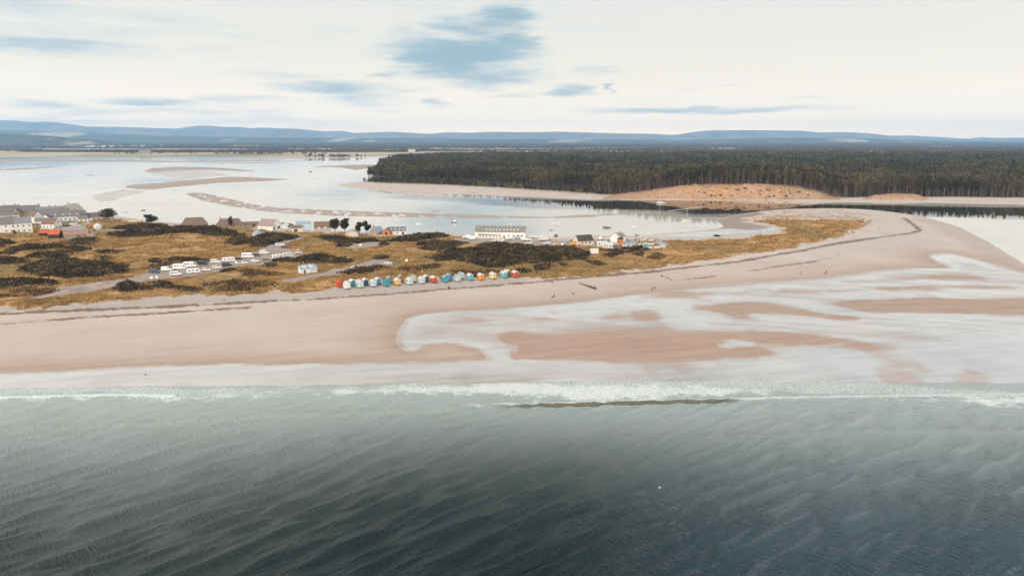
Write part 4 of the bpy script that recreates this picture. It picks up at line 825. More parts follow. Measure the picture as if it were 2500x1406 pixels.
def gable_house(name, label, cat, loc, L, Wd, hw, hr, rz, wall, roof, wins=(), gwins=(), doors=(), chims=(), lights=(), over=.25, hip=0., group=None, gable_mat=None, back=False):
    """local x = ridge, front at -y. wins: (x, z, w, h) on the front; gwins: (end, y, z, w, h); doors: (x, w, h, mat); chims: x positions"""
    r = empty(name, loc, rz); tag(r, label, cat, group)
    b = MB(); b.prism([(-Wd/2, -1.0), (Wd/2, -1.0), (Wd/2, hw)] + ([] if hip else [(0, hw + hr)]) + [(-Wd/2, hw)], 'x', -L/2, L/2); b.build('wall', wall, r)
    if gable_mat:
        for e in (-1,): g = MB(); g.prism([(-Wd/2 + .02, .05), (Wd/2 - .02, .05), (Wd/2 - .02, hw), (0, hw + hr - .05), (-Wd/2 + .02, hw)], 'x', e * L/2 - .06, e * L/2 - .004); g.build('gable', gable_mat, r)
    s = hr / (Wd / 2); th = .16; ov = over; m = MB()
    for sg in (-1, 1):
        y0, z0 = sg * (Wd/2 + ov), hw - s * ov; hx = hip * L
        if hip: m.add([(-L/2-ov, y0, z0), (L/2+ov, y0, z0), (L/2-hx, 0, hw+hr+.02), (-L/2+hx, 0, hw+hr+.02), (-L/2-ov, y0, z0+th), (L/2+ov, y0, z0+th), (L/2-hx, 0, hw+hr+th), (-L/2+hx, 0, hw+hr+th)], [(0,1,2,3),(4,5,6,7),(0,1,5,4),(1,2,6,5),(3,0,4,7)])
        else: m.prism([(y0, z0), (0, hw + hr + .01), (0, hw + hr + th), (y0, z0 + th)], 'x', -L/2 - ov * .7, L/2 + ov * .7)
    if hip:
        for sg in (-1, 1): m.add([(sg*(L/2+ov), -Wd/2-ov, hw-s*ov+th), (sg*(L/2+ov), Wd/2+ov, hw-s*ov+th), (sg*(L/2-hip*L), 0, hw+hr+th)], [(0,1,2)])
    rf = m.build('roof', roof, r)
    for x in chims:
        c = MB(); c.box(x-.45, -.4, hw+hr-.6, x+.45, .4, hw+hr+1.1); c.box(x-.53, -.48, hw+hr+1.1, x+.53, .48, hw+hr+1.25); ch = c.build('chimney', CHIM, r)
        for dx in (-.22, .22): q = MB(); q.tube((x+dx, 0, hw+hr+1.25), (x+dx, 0, hw+hr+1.75), .13, .10, 8); q.build('chimney_pot', POT, ch)
    for x, z, w, h in wins:
        q = MB(); q.box(x-w/2, -Wd/2-.045, z, x+w/2, -Wd/2+.02, z+h); wn = q.build('window', GLASS, r)
        f = MB(); f.box(x-w/2-.1, -Wd/2-.09, z-.12, x+w/2+.1, -Wd/2+.02, z-.003); f.build('sill', wall, wn)
    for e, y, z, w, h in gwins:
        q = MB(); x = e * L/2; q.box(min(x, x+e*.05)-.02*(e>0), y-w/2, z, max(x, x+e*.05)+.02*(e<0), y+w/2, z+h); q.build('window', GLASS, r)
    for x, w, h, dm in doors: q = MB(); q.box(x-w/2, -Wd/2-.06, -.3, x+w/2, -Wd/2+.02, h); q.build('door', dm, r)
    for f_, w, d in lights:
        q = MB(); y0, y1 = -Wd/2*.72, -Wd/2*.72 + d * .8; zz = lambda y: hw + hr * (1 + y / (Wd/2)) + th + .03
        q.add([(f_-w/2, y0, zz(y0)), (f_+w/2, y0, zz(y0)), (f_+w/2, y1, zz(y1)), (f_-w/2, y1, zz(y1)), (f_-w/2, y0, zz(y0)-.1), (f_+w/2, y0, zz(y0)-.1), (f_+w/2, y1, zz(y1)-.1), (f_-w/2, y1, zz(y1)-.1)], [(0,1,2,3),(7,6,5,4),(0,4,5,1),(1,5,6,2),(2,6,7,3),(3,7,4,0)]); q.build('skylight', LGLASS, r)
    return r
def place(u0, u1, v, Wd, rz=0.0, z0=None):
    """centre of a house whose front foot spans u0..u1 at v, with its length in metres"""
    p = G((u0 + u1) / 2, v); k = mpp(p); d = Vector((p.x, p.y, 0)).normalized(); c = p + d * (Wd / 2); c.z = min(p.z, hz(c.x, c.y)) if z0 is None else z0
    return c, k, (u1 - u0) * k, math.atan2(-d.x, d.y)
def row(n, L, z, w=.9, h=1.2): return [(-L/2 + L * (i + .5) / n, z, w, h) for i in range(n)]
def H_(name, label, cat, u0, u1, v, ve, vr, Wd, wall, roof, rz=0., nwin=0, storeys=1, face=True, **kw):
    c, k, L, fa = place(u0, u1, v, Wd); hw = max(2.0, (v - ve) * k); hr = max(.22 * Wd, (ve - vr) * k - (CAM_H - 5) * (Wd / 2) / math.hypot(c.x, c.y) * .95)
    hr = min(hr, .62 * Wd); wins = []
    if nwin:
        for s_ in range(storeys): wins += row(nwin, L, hw * (s_ + .38) / storeys - .1, .95, 1.15 if hw / storeys > 2.2 else .8)
    lights = kw.pop('nlight', 0)
    return gable_house(name, label, cat, c, L, Wd, hw, hr, math.radians(rz) + fa * (1 if face else 0), wall, roof, wins=wins, lights=[(-L/2 + L * (i + .5) / lights, .9, 1.1) for i in range(lights)] if lights else (), **kw)
def E_(name, label, cat, u, v, Lm, Wd, hw, hr, wall, roof, rz, **kw):
    """house turned so that a gable shows; u, v = foot below its middle"""
    p = G(u, v); d = Vector((p.x, p.y, 0)).normalized(); c = p + d * (min(Lm, Wd) / 2); c.z = min(p.z, hz(c.x, c.y)); 
    return gable_house(name, label, cat, c, Lm, Wd, hw, hr, math.radians(rz) + math.atan2(-d.x, d.y), wall, roof, **kw)
# village, back rows first
H_('terraced_house', 'long stone row with chimneys at the frame edge, farthest back on the left', 'house', -30, 40, 526, 516, 502, 8, STONE, SLATE, chims=(-9, 3, 11), nwin=6)
H_('terraced_house', 'slate roofed stone house with a tall chimney on each gable', 'house', 51, 96, 526, 515, 501, 8, SANDST, SLATE, chims=(-7.6, 7.6), nwin=4)
H_('terraced_house', 'long low slate row with three chimneys, left of the hip roofed house', 'house', 96, 164, 526, 514, 504, 8, STONE, SLATEB, chims=(-2, 2.5, 11), nwin=6)
H_('stone_house', 'big tan hip roofed stone house at the right end of the back row', 'house', 164, 202, 528, 513, 497, 11, SANDST, CORR, hip=.26, chims=(-4.5,), nwin=4)
H_('stone_house', 'low stone outhouse just right of the hip roofed house', 'outhouse', 191, 211, 538, 524, 514, 6, STONE, SLATE, nwin=2)
E_('cottage', 'slate roofed cottage with a beige gable next to the wind shaped pine', 'cottage', 230, 538, 10.5, 7.5, 3.7, 3.2, CREAM, SLATE, 24, gwins=[(-1, 0, 1.0, .9, 1.1)], wins=[(-2, 1, .9, 1.1), (2, 1, .9, 1.1)], chims=(4.7,))
E_('cottage', 'orange stone cottage end standing between the back stone rows', 'cottage', 45, 531, 7, 7, 4.0, 3.6, SANDST, BROWN, 62, gwins=[(-1, 0, 1.2, .9, 1.1)])
H_('terraced_house', 'white walled row under slate at the frame edge, second from the back', 'house', -40, 39, 536, 527, 519, 8, WHITE, SLATE, nwin=6)
H_('terraced_house', 'mid village stone row with a plain slate roof', 'house', 97, 166, 535, 524, 510, 9, STONE, SLATE, nwin=5, chims=(6,))
E_('house', 'tall white gabled house with a brown red roof in the village middle', 'house', 86, 545, 10, 7.8, 5.6, 4.0, WHITE, BROWN, -56, gwins=[(1, -1.2, 3.2, .9, 1.2), (1, 1.4, .9, .9, 1.2), (1, 0, 5.6, .8, 1.)])
H_('terraced_house', 'long white terrace under a dark slate roof with small dormer lights', 'house', 118, 192, 541, 529, 516, 8.5, WHITE, SLATE, nwin=8, nlight=5, chims=(9, -3))
E_('house', 'white gable end joined to the left of the long slate terrace', 'house', 116, 546, 7, 7.5, 4.2, 3.4, WHITE, SLATE, 70, gwins=[(-1, 0, 1.2, .9, 1.1)])
E_('cottage', 'white gabled cottage with a mossy brown roof facing the dunes', 'cottage', 127, 558, 11.5, 8.2, 3.8, 4.2, WHITE, BROWN, -42, gwins=[(1, 0, 4.4, 1.5, 1.0), (1, -2.2, .9, .9, 1.1), (1, 2, .9, .9, 1.1)], wins=[(-3.4, 1, .8, 1.1), (0, 1, .8, 1.1), (3, 1, .8, 1.1)])
H_('terraced_house', 'two storey white terrace cut by the left frame edge', 'house', -40, 35, 571, 549, 531, 9, WHITE, SLATE, nwin=5, storeys=2, chims=(6,))
H_('terraced_house', 'two storey white block right of the gap in the front terrace', 'house', 43, 77, 569, 545, 530, 9, WHITE, SLATEB, nwin=3, storeys=2)
H_('outhouse', 'small grey lean shed right of the white gabled cottage', 'shed', 153, 163, 554, 546, 541, 4, STONE, SLATE)
E_('cottage', 'small white cottage squeezed between the tall gabled house and the long terrace', 'cottage', 100, 549, 7, 6, 3.0, 2.6, WHITE, SLATE, -20, wins=[(-2, .9, .8, 1.), (1.6, .9, .8, 1.)])
H_('cottage', 'low white cottage just behind the tall gabled house', 'cottage', 62, 84, 541, 533, 526, 6.5, WHITE, SLATE, nwin=3)
E_('outhouse', 'white garden outbuilding left of the low garden wall', 'outbuilding', 180, 551, 5, 4, 2.4, 1.4, WHITE, SLATE, -30)
H_('cottage', 'narrow white cottage with an orange chimney behind the front terraces', 'cottage', 8, 30, 546, 536, 529, 6.5, WHITE, BROWN, nwin=3, chims=(2.5,))
H_('outhouse', 'pinkish low outbuilding in front of the tall gabled house', 'outbuilding', 78, 96, 556, 551, 547, 4, PINKW, BROWN, nwin=2)
H_('cottage', 'white cottage under slate right of the long terrace', 'cottage', 194, 214, 543, 534, 527, 6, WHITE, SLATE, nwin=2)
def wall_run(label, pts, h, m, th=.3, name='garden_wall'):
    b = MB(); q = [G(u, v) for u, v in pts]
    for a, c in zip(q[:-1], q[1:]):
        d = (c - a); d.z = 0; n = Vector((-d.y, d.x, 0)).normalized() * th / 2
        V = [a-n, c-n, c+n, a+n]; b.add([(p.x, p.y, p.z-.4) for p in V] + [(p.x, p.y, p.z+h) for p in V], [(3,2,1,0),(4,5,6,7),(0,1,5,4),(1,2,6,5),(2,3,7,6),(3,0,4,7)])
    return tag(b.build(name, m), label, 'wall')
wall_run('low white garden wall running right from the white gabled cottage', [(172,556),(196,552),(220,546)], 1.3, WHITE)
wall_run('pale wall along the shore behind the wind shaped pine', [(247,538),(272,538),(300,540),(344,541)], .9, CREAM)
wall_run('pale low wall in front of the brown roofed bungalows', [(470,558),(500,557),(540,557)], .8, CREAM)
wall_run('low grey wall left of the white chalet', [(597,556),(625,556)], 1.0, STONE)
wall_run('rubble sea wall at the boat yard edge', [(1405,578),(1460,577),(1500,577)], .7, SANDST)
wall_run('white garden wall in front of the white gabled cottage', [(98,561),(126,563),(150,560)], 1.1, WHITE)
wall_run('grey street wall below the front terraces', [(0,575),(45,574),(80,571)], .9, STONE)
# red sheds and the ruin
E_('shed', 'black boarded shed with a red tin roof, smaller left one of the pair', 'shed', 110, 577, 6.0, 5.0, 2.5, 1.9, BLACKW, REDR, -14)
E_('shed', 'black boarded shed with a red tin roof, larger right one of the pair', 'shed', 138, 582, 7.4, 6.6, 3.0, 2.7, BLACKW, REDR, -30)
H_('barn', 'old grey sheeted barn behind the rusty roofed one', 'barn', 157, 207, 572, 563, 553, 7, STONE, CORR)
H_('barn', 'rusty roofed stone barn right of the red roofed sheds', 'barn', 160, 207, 581, 572, 565, 6, STONE, RUSTR, doors=[(2, 1.4, 2, DOORD)])
def ruin():
    p = G(217, 577); r = empty('ruined_building', p, .2); tag(r, 'roofless stone ruin with a broken gable at the right of the rusty barn', 'ruin')
    k = mpp(p); a = MB(); a.prism([(-3.0, -.6), (3.0, -.6), (3.0, 2.6), (2.2, 3.0), (1.4, 4.4), (.6, 5.6), (-.2, 5.0), (-1.6, 3.6), (-3, 2.2)], 'x', -.25, .25); a.build('gable', STONE, r)
    b = MB(); b.prism([(0.26, -.6), (4.6, -.6), (4.6, 1.8), (3.4, 2.7), (2.0, 2.2), (.26, 3.0)], 'y', -3.0, -2.5); b.build('wall', STONE, r)
    c = MB(); c.prism([(0.26, -.6), (4.6, -.6), (4.6, 2.2), (2.4, 3.2), (.26, 2.6)], 'y', 2.5, 3.0); c.build('wall', STONE, r)
ruin()
def polyhut(u, v, w, hw, hr, label, wall, roof, n=8, name='summer_house'):
    p = G(u, v); r = empty(name, p, .3); tag(r, label, 'hut'); b = MB(); ring = lambda R, z: [(R*math.cos(2*PI*i/n), R*math.sin(2*PI*i/n), z) for i in range(n)]
    b.loft([ring(w/2, -.6), ring(w/2, hw)]); b.build('wall', wall, r); c = MB(); c.loft([ring(w/2+.3, hw-.05), ring(w/2+.3, hw+.1), ring(.15, hw+hr)]); c.build('roof', roof, r)
    d = MB(); d.box(-.45, -w/2*.93-.08, -.2, .45, -w/2*.93+.12, 1.9); d.build('door', DOORD, r); f = MB(); f.tube((0,0,hw+hr-.05),(0,0,hw+hr+.6),.12,.05,6); f.build('finial', roof, r)
polyhut(239, 558, 6.0, 2.0, 2.3, 'white many sided hut with a pale tent roof beside the ruin', WHITE, mat('pale_canvas', (.55,.56,.58), .8, .08))
polyhut(629, 577, 7.4, 2.2, 2.9, 'pale blue many sided hut with a pointed roof above the road hedge', PALEB, BLUEG)
# bungalows and sheds along the bay shore
H_('bungalow', 'brown roofed bungalow nearest the domed tree', 'bungalow', 446, 506, 556, 549, 531, 9, STONE, BROWN, hip=.18, nwin=4)
H_('bungalow', 'brown roofed bungalow behind the spindly conifer', 'bungalow', 530, 594, 557, 549, 533, 9, STONE, BROWN, hip=.18, nwin=4, chims=(-7,))
H_('outhouse', 'low flat brown outbuilding between the bungalow and the white chalet', 'outbuilding', 596, 632, 555, 548, 541, 6, SANDST, BROWN)
E_('chalet', 'white chalet with a big asymmetric gable and purple brown roof', 'house', 659, 562, 14.5, 11.5, 3.4, 4.9, WHITE, PURP, -40, gwins=[(1, 2, .7, 3.0, 2.0), (1, -2.4, 3.0, 1.2, 1.0), (1, -3.4, .6, 1.8, 2.0)], wins=[(-3, 1, .8, 1.0), (2, 1, .8, 1.0)])
E_('outhouse', 'white flat sided wing standing right of the chalet gable', 'house wing', 688, 558, 5, 4, 4.2, .8, WHITE, PURP, 0)
H_('garage', 'brown roofed garage with a dark door', 'garage', 713, 738, 566, 557, 550, 6, CREAM, BROWN, doors=[(-1, 2.8, 2.1, DOORD)])
H_('boat_shed', 'pale blue sheet metal shed behind the garage', 'shed', 724, 759, 558, 547, 540, 8, PALEB, BLUEG, nwin=1)
H_('barn', 'long dark brown barn with two pale doors', 'barn', 768, 807, 560, 553, 541, 9, TIMB, TIMB, doors=[(-3, 2.2, 2.3, DOORW), (2.2, 2.4, 2.3, DOORW)])
E_('shed', 'pinkish blank gabled shed in front of the twin pines', 'shed', 860, 578, 7, 9.0, 2.8, 2.0, PINKW, CORR, 84)
E_('cottage', 'stone gabled cottage with a blue grey roof left of the orange gable', 'cottage', 920, 573, 9.5, 7.2, 2.3, 3.6, STONE, BLUEG, 56, chims=(-3.8,), gwins=[(-1, 0, 3.2, .7, .8)])
H_('house', 'long slate roofed house with a white end on the bay shore', 'house', 950, 991, 573, 563, 553, 7.5, WHITE, SLATE, nwin=3, nlight=4, doors=[(4.2, 2.2, 2.2, DOORD)])
E_('house', 'orange timber gable projecting from the slate roofed shore house', 'house', 945, 574, 7.5, 6.0, 2.7, 2.6, ORANGEW, SLATE, 78, gwins=[(-1, 0, .5, 1.6, 2.2)])
# boat yard sheds
c_, k_, L_, fa_ = place(1161, 1285, 581, 13)
gable_house('boat_shed', 'long white boat shed with a mottled grey roof and rows of rooflights', 'boat shed', c_, L_, 13, 4.6, 3.6, fa_ - .10, WHITE, ASB, wins=[(L_*f, 1.6, .9, 1.1) for f in (.17, .26, .35, .44)], lights=[(L_*(-.28 + .07*i), 1.0, 1.5) for i in range(10)], doors=[(L_*.08, 1.1, 2.1, DOORD)])
H_('club_house', 'low white club house with dark windows in front of the long boat shed', 'club house', 1168, 1225, 581, 574, 567.5, 7, WHITE, CORR, nwin=7)
E_('cottage', 'dark roofed house with a beige gable in the boat yard', 'house', 1424, 598, 11.5, 8.0, 2.8, 3.4, CREAM, DARKR, 28, gwins=[(-1, 0, .6, 1.0, 1.8)], wins=[(-3, 1, 1., 1.1), (0, 1, 1., 1.1), (3, 1, 1., 1.1)])
E_('boat_shed', 'tall white gabled boathouse with a purple brown roof', 'boathouse', 1509, 592, 8.5, 7.5, 4.0, 2.4, WHITE, PURP, 62)
E_('shed', 'orange timber hut against the white boathouse', 'hut', 1514, 596, 3.2, 3.4, 3.4, .9, ORANGEW, DARKR, 20)
E_('shed', 'brown slatted timber shed below the orange hut', 'shed', 1508, 609, 5.2, 3.6, 2.3, .5, TIMB, TIMB, -10)
def boxhouse(u, v, L, Wd, h, slope, rz, label, wall, roof, name, cat, wins=(), doors=(), sky=()):
    p = G(u, v); d = Vector((p.x, p.y, 0)).normalized(); c = p + d * Wd / 2; r = empty(name, c, math.radians(rz) + math.atan2(-d.x, d.y)); tag(r, label, cat)
    b = MB(); b.prism([(-Wd/2, -.8), (Wd/2, -.8), (Wd/2, h + slope), (-Wd/2, h)], 'x', -L/2, L/2); b.build('wall', wall, r)
    q = MB(); s = slope / Wd; q.prism([(-Wd/2-.25, h-.25*s+.004), (Wd/2+.25, h+slope+.25*s+.004), (Wd/2+.25, h+slope+.25*s+.16), (-Wd/2-.25, h-.25*s+.16)], 'x', -L/2-.2, L/2+.2); q.build('roof', roof, r)
    for x, z, w, hh in wins: g = MB(); g.box(x-w/2, -Wd/2-.05, z, x+w/2, -Wd/2+.02, z+hh); g.build('window', GLASS, r)
    for x, w, hh in doors: g = MB(); g.box(x-w/2, -Wd/2-.06, -.2, x+w/2, -Wd/2+.02, hh); g.build('door', DOORD, r)
    for x, w in sky: g = MB(); y0, y1 = -Wd*.36, Wd*.30; z0 = lambda y: h + (y + Wd/2)*s + .165; g.add([(x-w/2,y0,z0(y0)),(x+w/2,y0,z0(y0)),(x+w/2,y1,z0(y1)),(x-w/2,y1,z0(y1)),(x-w/2,y0,z0(y0)+.12),(x+w/2,y0,z0(y0)+.12),(x+w/2,y1,z0(y1)+.12),(x-w/2,y1,z0(y1)+.12)], [(3,2,1,0),(4,5,6,7),(0,1,5,4),(1,2,6,5),(2,3,7,6),(3,0,4,7)]); g.build('skylight', LGLASS, r)
    return r
WHITE2 = mat('cool_white_paint', (.66, .69, .72), .7, .07, .6)
boxhouse(752, 668, 8.8, 5.2, 2.7, 1.1, 14, 'white toilet block with a blue grey sloping roof and two rooflights', WHITE2, BLUEG, 'toilet_block', 'toilet block', [(1.0, 1.3, .5, .5), (1.8, 1.3, .5, .5), (3.0, 1.3, .5, .5), (3.8, 1.3, .5, .5)], [(-2.3, 1.0, 2.1)], [(-2, 1.9), (1.6, 1.9)])
boxhouse(1451, 620, 4.6, 3.4, 2.5, .15, 12, 'plain white box shed standing alone beside the gorse', WHITE, WHITE, 'shed', 'shed')
for i, (u, v, L) in enumerate([(1470, 601, 6.5), (1483, 605, 6.5), (1497, 608, 6.8)]):
    boxhouse(u, v, L, 3., 2.6, .12, 8, ['white static caravan, farthest of the stepped trio in the yard', 'white static caravan, middle one of the stepped trio', 'white static caravan, nearest of the stepped trio'][i], WHITE, WHITE2, 'static_caravan', 'static caravan', [(-2, 1.1, .9, .8), (0, 1.1, .9, .8), (2, 1.1, .9, .8)])

# ================================================================ beach huts
HUTC = {'red': (.48,.075,.03), 'white': (.72,.74,.72), 'turquoise': (.05,.27,.33), 'mint': (.50,.60,.60), 'navy': (.02,.07,.16), 'pale blue': (.46,.58,.64), 'blue': (.08,.27,.47), 'sage': (.17,.27,.25), 'yellow': (.66,.43,.14), 'brown': (.33,.15,.07), 'cream': (.60,.57,.46), 'grey': (.10,.12,.13), 'teal blue': (.05,.30,.42), 'orange': (.68,.26,.06), 'light turquoise': (.14,.40,.47), 'pale yellow': (.66,.53,.28)}
HROOF = mat('pale_hut_roof', (.46, .45, .44), .8, .14, 1.5); HROOF2 = mat('grey_hut_roof', (.26, .27, .28), .8, .16, 1.5); TRIM = mat('white_hut_trim', (.78, .78, .76), .6, .04, 1.)
pa, pb = G(840, 708), G(1240, 684); shore_dir = math.atan2(pb.y - pa.y, pb.x - pa.x)
HUTS = [(828,702,'red','r','red beach hut, leftmost of the whole row'),(847,706,'white','w','white beach hut in front between the red and turquoise ones'),(859,700,'turquoise','w','deep turquoise beach hut behind the white one at the left end'),
(879,703.5,'mint','w','pale mint hut in front of the navy one'),(891.5,698,'navy','w','navy blue beach hut with white bargeboards'),(911,701,'pale blue','w','pale blue hut in front of the mid blue one'),(922.5,696,'blue','w','mid blue beach hut with white bargeboards behind a pale one'),
(942.5,700,'turquoise','flat','turquoise beach hut with a flat roof'),(950.6,693,'sage','s','sage green beach hut behind the flat roofed turquoise one'),(970,697.5,'yellow','w','golden yellow beach hut with a white fascia beside the brown one'),(978,690,'brown','s','brown beach hut tucked behind the golden yellow one'),
(999.7,696,'pale blue','w','pale blue hut in front of the cream one'),(1008,690,'cream','s','cream beach hut standing in the rear rank'),(1029,693.5,'pale blue','w','pale blue hut in front of the dark grey one, left of the middle red hut'),(1040,689,'grey','w','dark grey beach hut with white bargeboards left of the middle red hut'),
(1058.5,692,'red','w','red beach hut in the middle of the row'),(1086.7,690,'teal blue','s','teal blue beach hut in front of the bright blue one'),(1095.5,686,'blue','s','bright blue beach hut behind the teal blue one'),(1116,688,'mint','s','pale mint beach hut in front of its mint twin'),(1126,682,'mint','s','pale mint beach hut behind its mint twin'),
(1147,685.5,'light turquoise','w','light turquoise beach hut standing alone left of the orange one'),(1173,684.5,'orange','w','orange beach hut with white bargeboards'),(1202.7,683,'pale yellow','w','pale yellow beach hut near the right end'),(1230,680,'light turquoise','w','light turquoise beach hut in front of a dark grey one at the right end'),(1237.5,676.5,'grey','w','dark grey beach hut behind the turquoise one at the right end'),(1257,679.5,'red','w','red beach hut, rightmost of the whole row')]
rgh = np.random.default_rng(4)
for u, v, cn, rt, lab in HUTS:
    p = G(u, v); a = shore_dir + .30 + rgh.normal() * .05; d = Vector((p.x, p.y, 0)).normalized(); c = p + d * 1.3
    r = empty('beach_hut', Vector((c.x, c.y, hz(c.x, c.y))), a); tag(r, lab, 'beach hut', 'beach huts along the foot of the dunes')
    m = mat('hut_paint_' + cn.replace(' ', '_'), HUTC[cn], .6, .10, 1.2); w, l, h, g = 2.4, 2.8, 2.2, .9; b0 = .42
    if rt == 'flat':
        b = MB(); b.prism([(-l/2, b0), (l/2, b0), (l/2, b0+h+.1), (-l/2, b0+h+.3)], 'x', -w/2, w/2); b.build('wall', m, r)
        q = MB(); q.prism([(-l/2-.2, b0+h+.304), (l/2+.2, b0+h+.104), (l/2+.2, b0+h+.22), (-l/2-.2, b0+h+.42)], 'x', -w/2-.15, w/2+.15); q.build('roof', m, r)
    else:
        b = MB(); b.prism([(-w/2, b0), (w/2, b0), (w/2, b0+h), (0, b0+h+g), (-w/2, b0+h)], 'y', -l/2, l/2); b.build('wall', m, r); q = MB()
        for sg in (-1, 1): q.prism([(sg*(w/2+.2), b0+h-.15), (0, b0+h+g+.005), (0, b0+h+g+.11), (sg*(w/2+.2), b0+h-.04)], 'y', -l/2-.22, l/2+.12)
        q.build('roof', HROOF if rt == 'w' else (m if rt in 'r' else HROOF2), r); tm = TRIM if rt == 'w' else m; f = MB()
        for sg in (-1, 1): f.prism([(sg*(w/2+.22), b0+h-.32), (0, b0+h+g-.12), (0, b0+h+g+.13), (sg*(w/2+.22), b0+h-.05)], 'y', -l/2-.28, -l/2-.225)
        f.build('bargeboard', tm, r)
    d_ = MB(); d_.box(-.5, -l/2-.05, b0+.1, .5, -l/2+.02, b0+2.0); dr = d_.build('door', mat('hut_door_' + cn.replace(' ', '_'), tuple(x*.86 for x in HUTC[cn]), .6, .08, 2.), r); e = MB(); e.box(.34, -l/2-.09, b0+.95, .4, -l/2-.052, b0+1.1); e.build('handle', DOORD, dr)
    st = MB(); st.box(-.55, -l/2-.75, b0-.12, .55, -l/2-.003, b0-.02); st.box(-.55, -l/2-1.1, b0-.34, .55, -l/2-.752, b0-.24); st.build('step', TIMB, r)
    for sx in (-1, 1):
        for sy in (-1, 1): k = MB(); k.box(sx*(w/2-.2)-.09, sy*(l/2-.2)-.09, -.5, sx*(w/2-.2)+.09, sy*(l/2-.2)+.09, b0-.003); k.build('leg', BLACKW, r)
    wn = MB(); wn.box(-w/2-.04, -.4, b0+1.2, -w/2+.02, .3, b0+1.75); wn.build('window', GLASS, r)
# ================================================================ vehicles
TYRE = mat('tyre', (.025, .025, .025), .9, .2, 4.); RIM = mat('rim', (.35, .35, .36), .4, .1, 4., .6); LAMP = mat('head_lamp', (.75, .75, .72), .2, .05, 3.); REDL = mat('tail_lamp', (.40, .02, .02), .3, .1, 3.)
VC = {'white': (.74,.75,.76), 'silver': (.38,.40,.42), 'black': (.022,.024,.028), 'dark blue': (.05,.08,.12), 'dark green': (.04,.06,.055), 'brown': (.20,.14,.10), 'cream': (.66,.62,.55)}
def vpaint(c): return mat('paint_' + c.replace(' ', '_'), VC[c], .3, .04, 1., 0., .5)
# side profiles (x forward, z up); front at +x
PROF = {'car': (4.3, 1.75, [(-2.15,.35),(2.1,.35),(2.15,.7),(1.95,.86),(1.0,.98),(.35,1.42),(-1.2,1.46),(-1.95,1.0),(-2.15,.9)], [(-1.75,.98,-.35,1.36),(-.25,.98,.75,1.34)]),
 'estate': (4.6, 1.8, [(-2.3,.38),(2.25,.38),(2.3,.75),(2.1,.95),(1.15,1.05),(.45,1.55),(-1.9,1.58),(-2.25,1.1),(-2.3,.9)], [(-2.0,1.06,-.75,1.46),(-.65,1.06,.65,1.46)]),
 'van': (5.4, 2.0, [(-2.7,.4),(2.6,.4),(2.7,.9),(2.45,1.2),(1.75,1.3),(1.05,2.0),(.9,2.15),(-2.6,2.2),(-2.7,2.0)], [(-2.3,1.3,-.9,1.85),(-.75,1.3,.2,1.85),(.35,1.3,1.2,1.8)]),
 'panel_van': (5.4, 2.0, [(-2.7,.4),(2.6,.4),(2.7,.9),(2.45,1.2),(1.75,1.3),(1.05,2.1),(.9,2.3),(-2.6,2.35),(-2.7,2.1)], [(.35,1.35,1.2,1.85)]),
 'motorhome': (6.8, 2.3, [(-3.4,.45),(3.3,.4),(3.4,.95),(3.1,1.25),(2.3,1.4),(1.75,2.0),(2.2,2.2),(2.1,2.75),(1.6,2.95),(-3.3,2.95),(-3.4,2.8)], [(-2.7,1.7,-1.6,2.3),(-1.2,1.7,-.1,2.3),(.7,1.45,1.7,2.0)])}
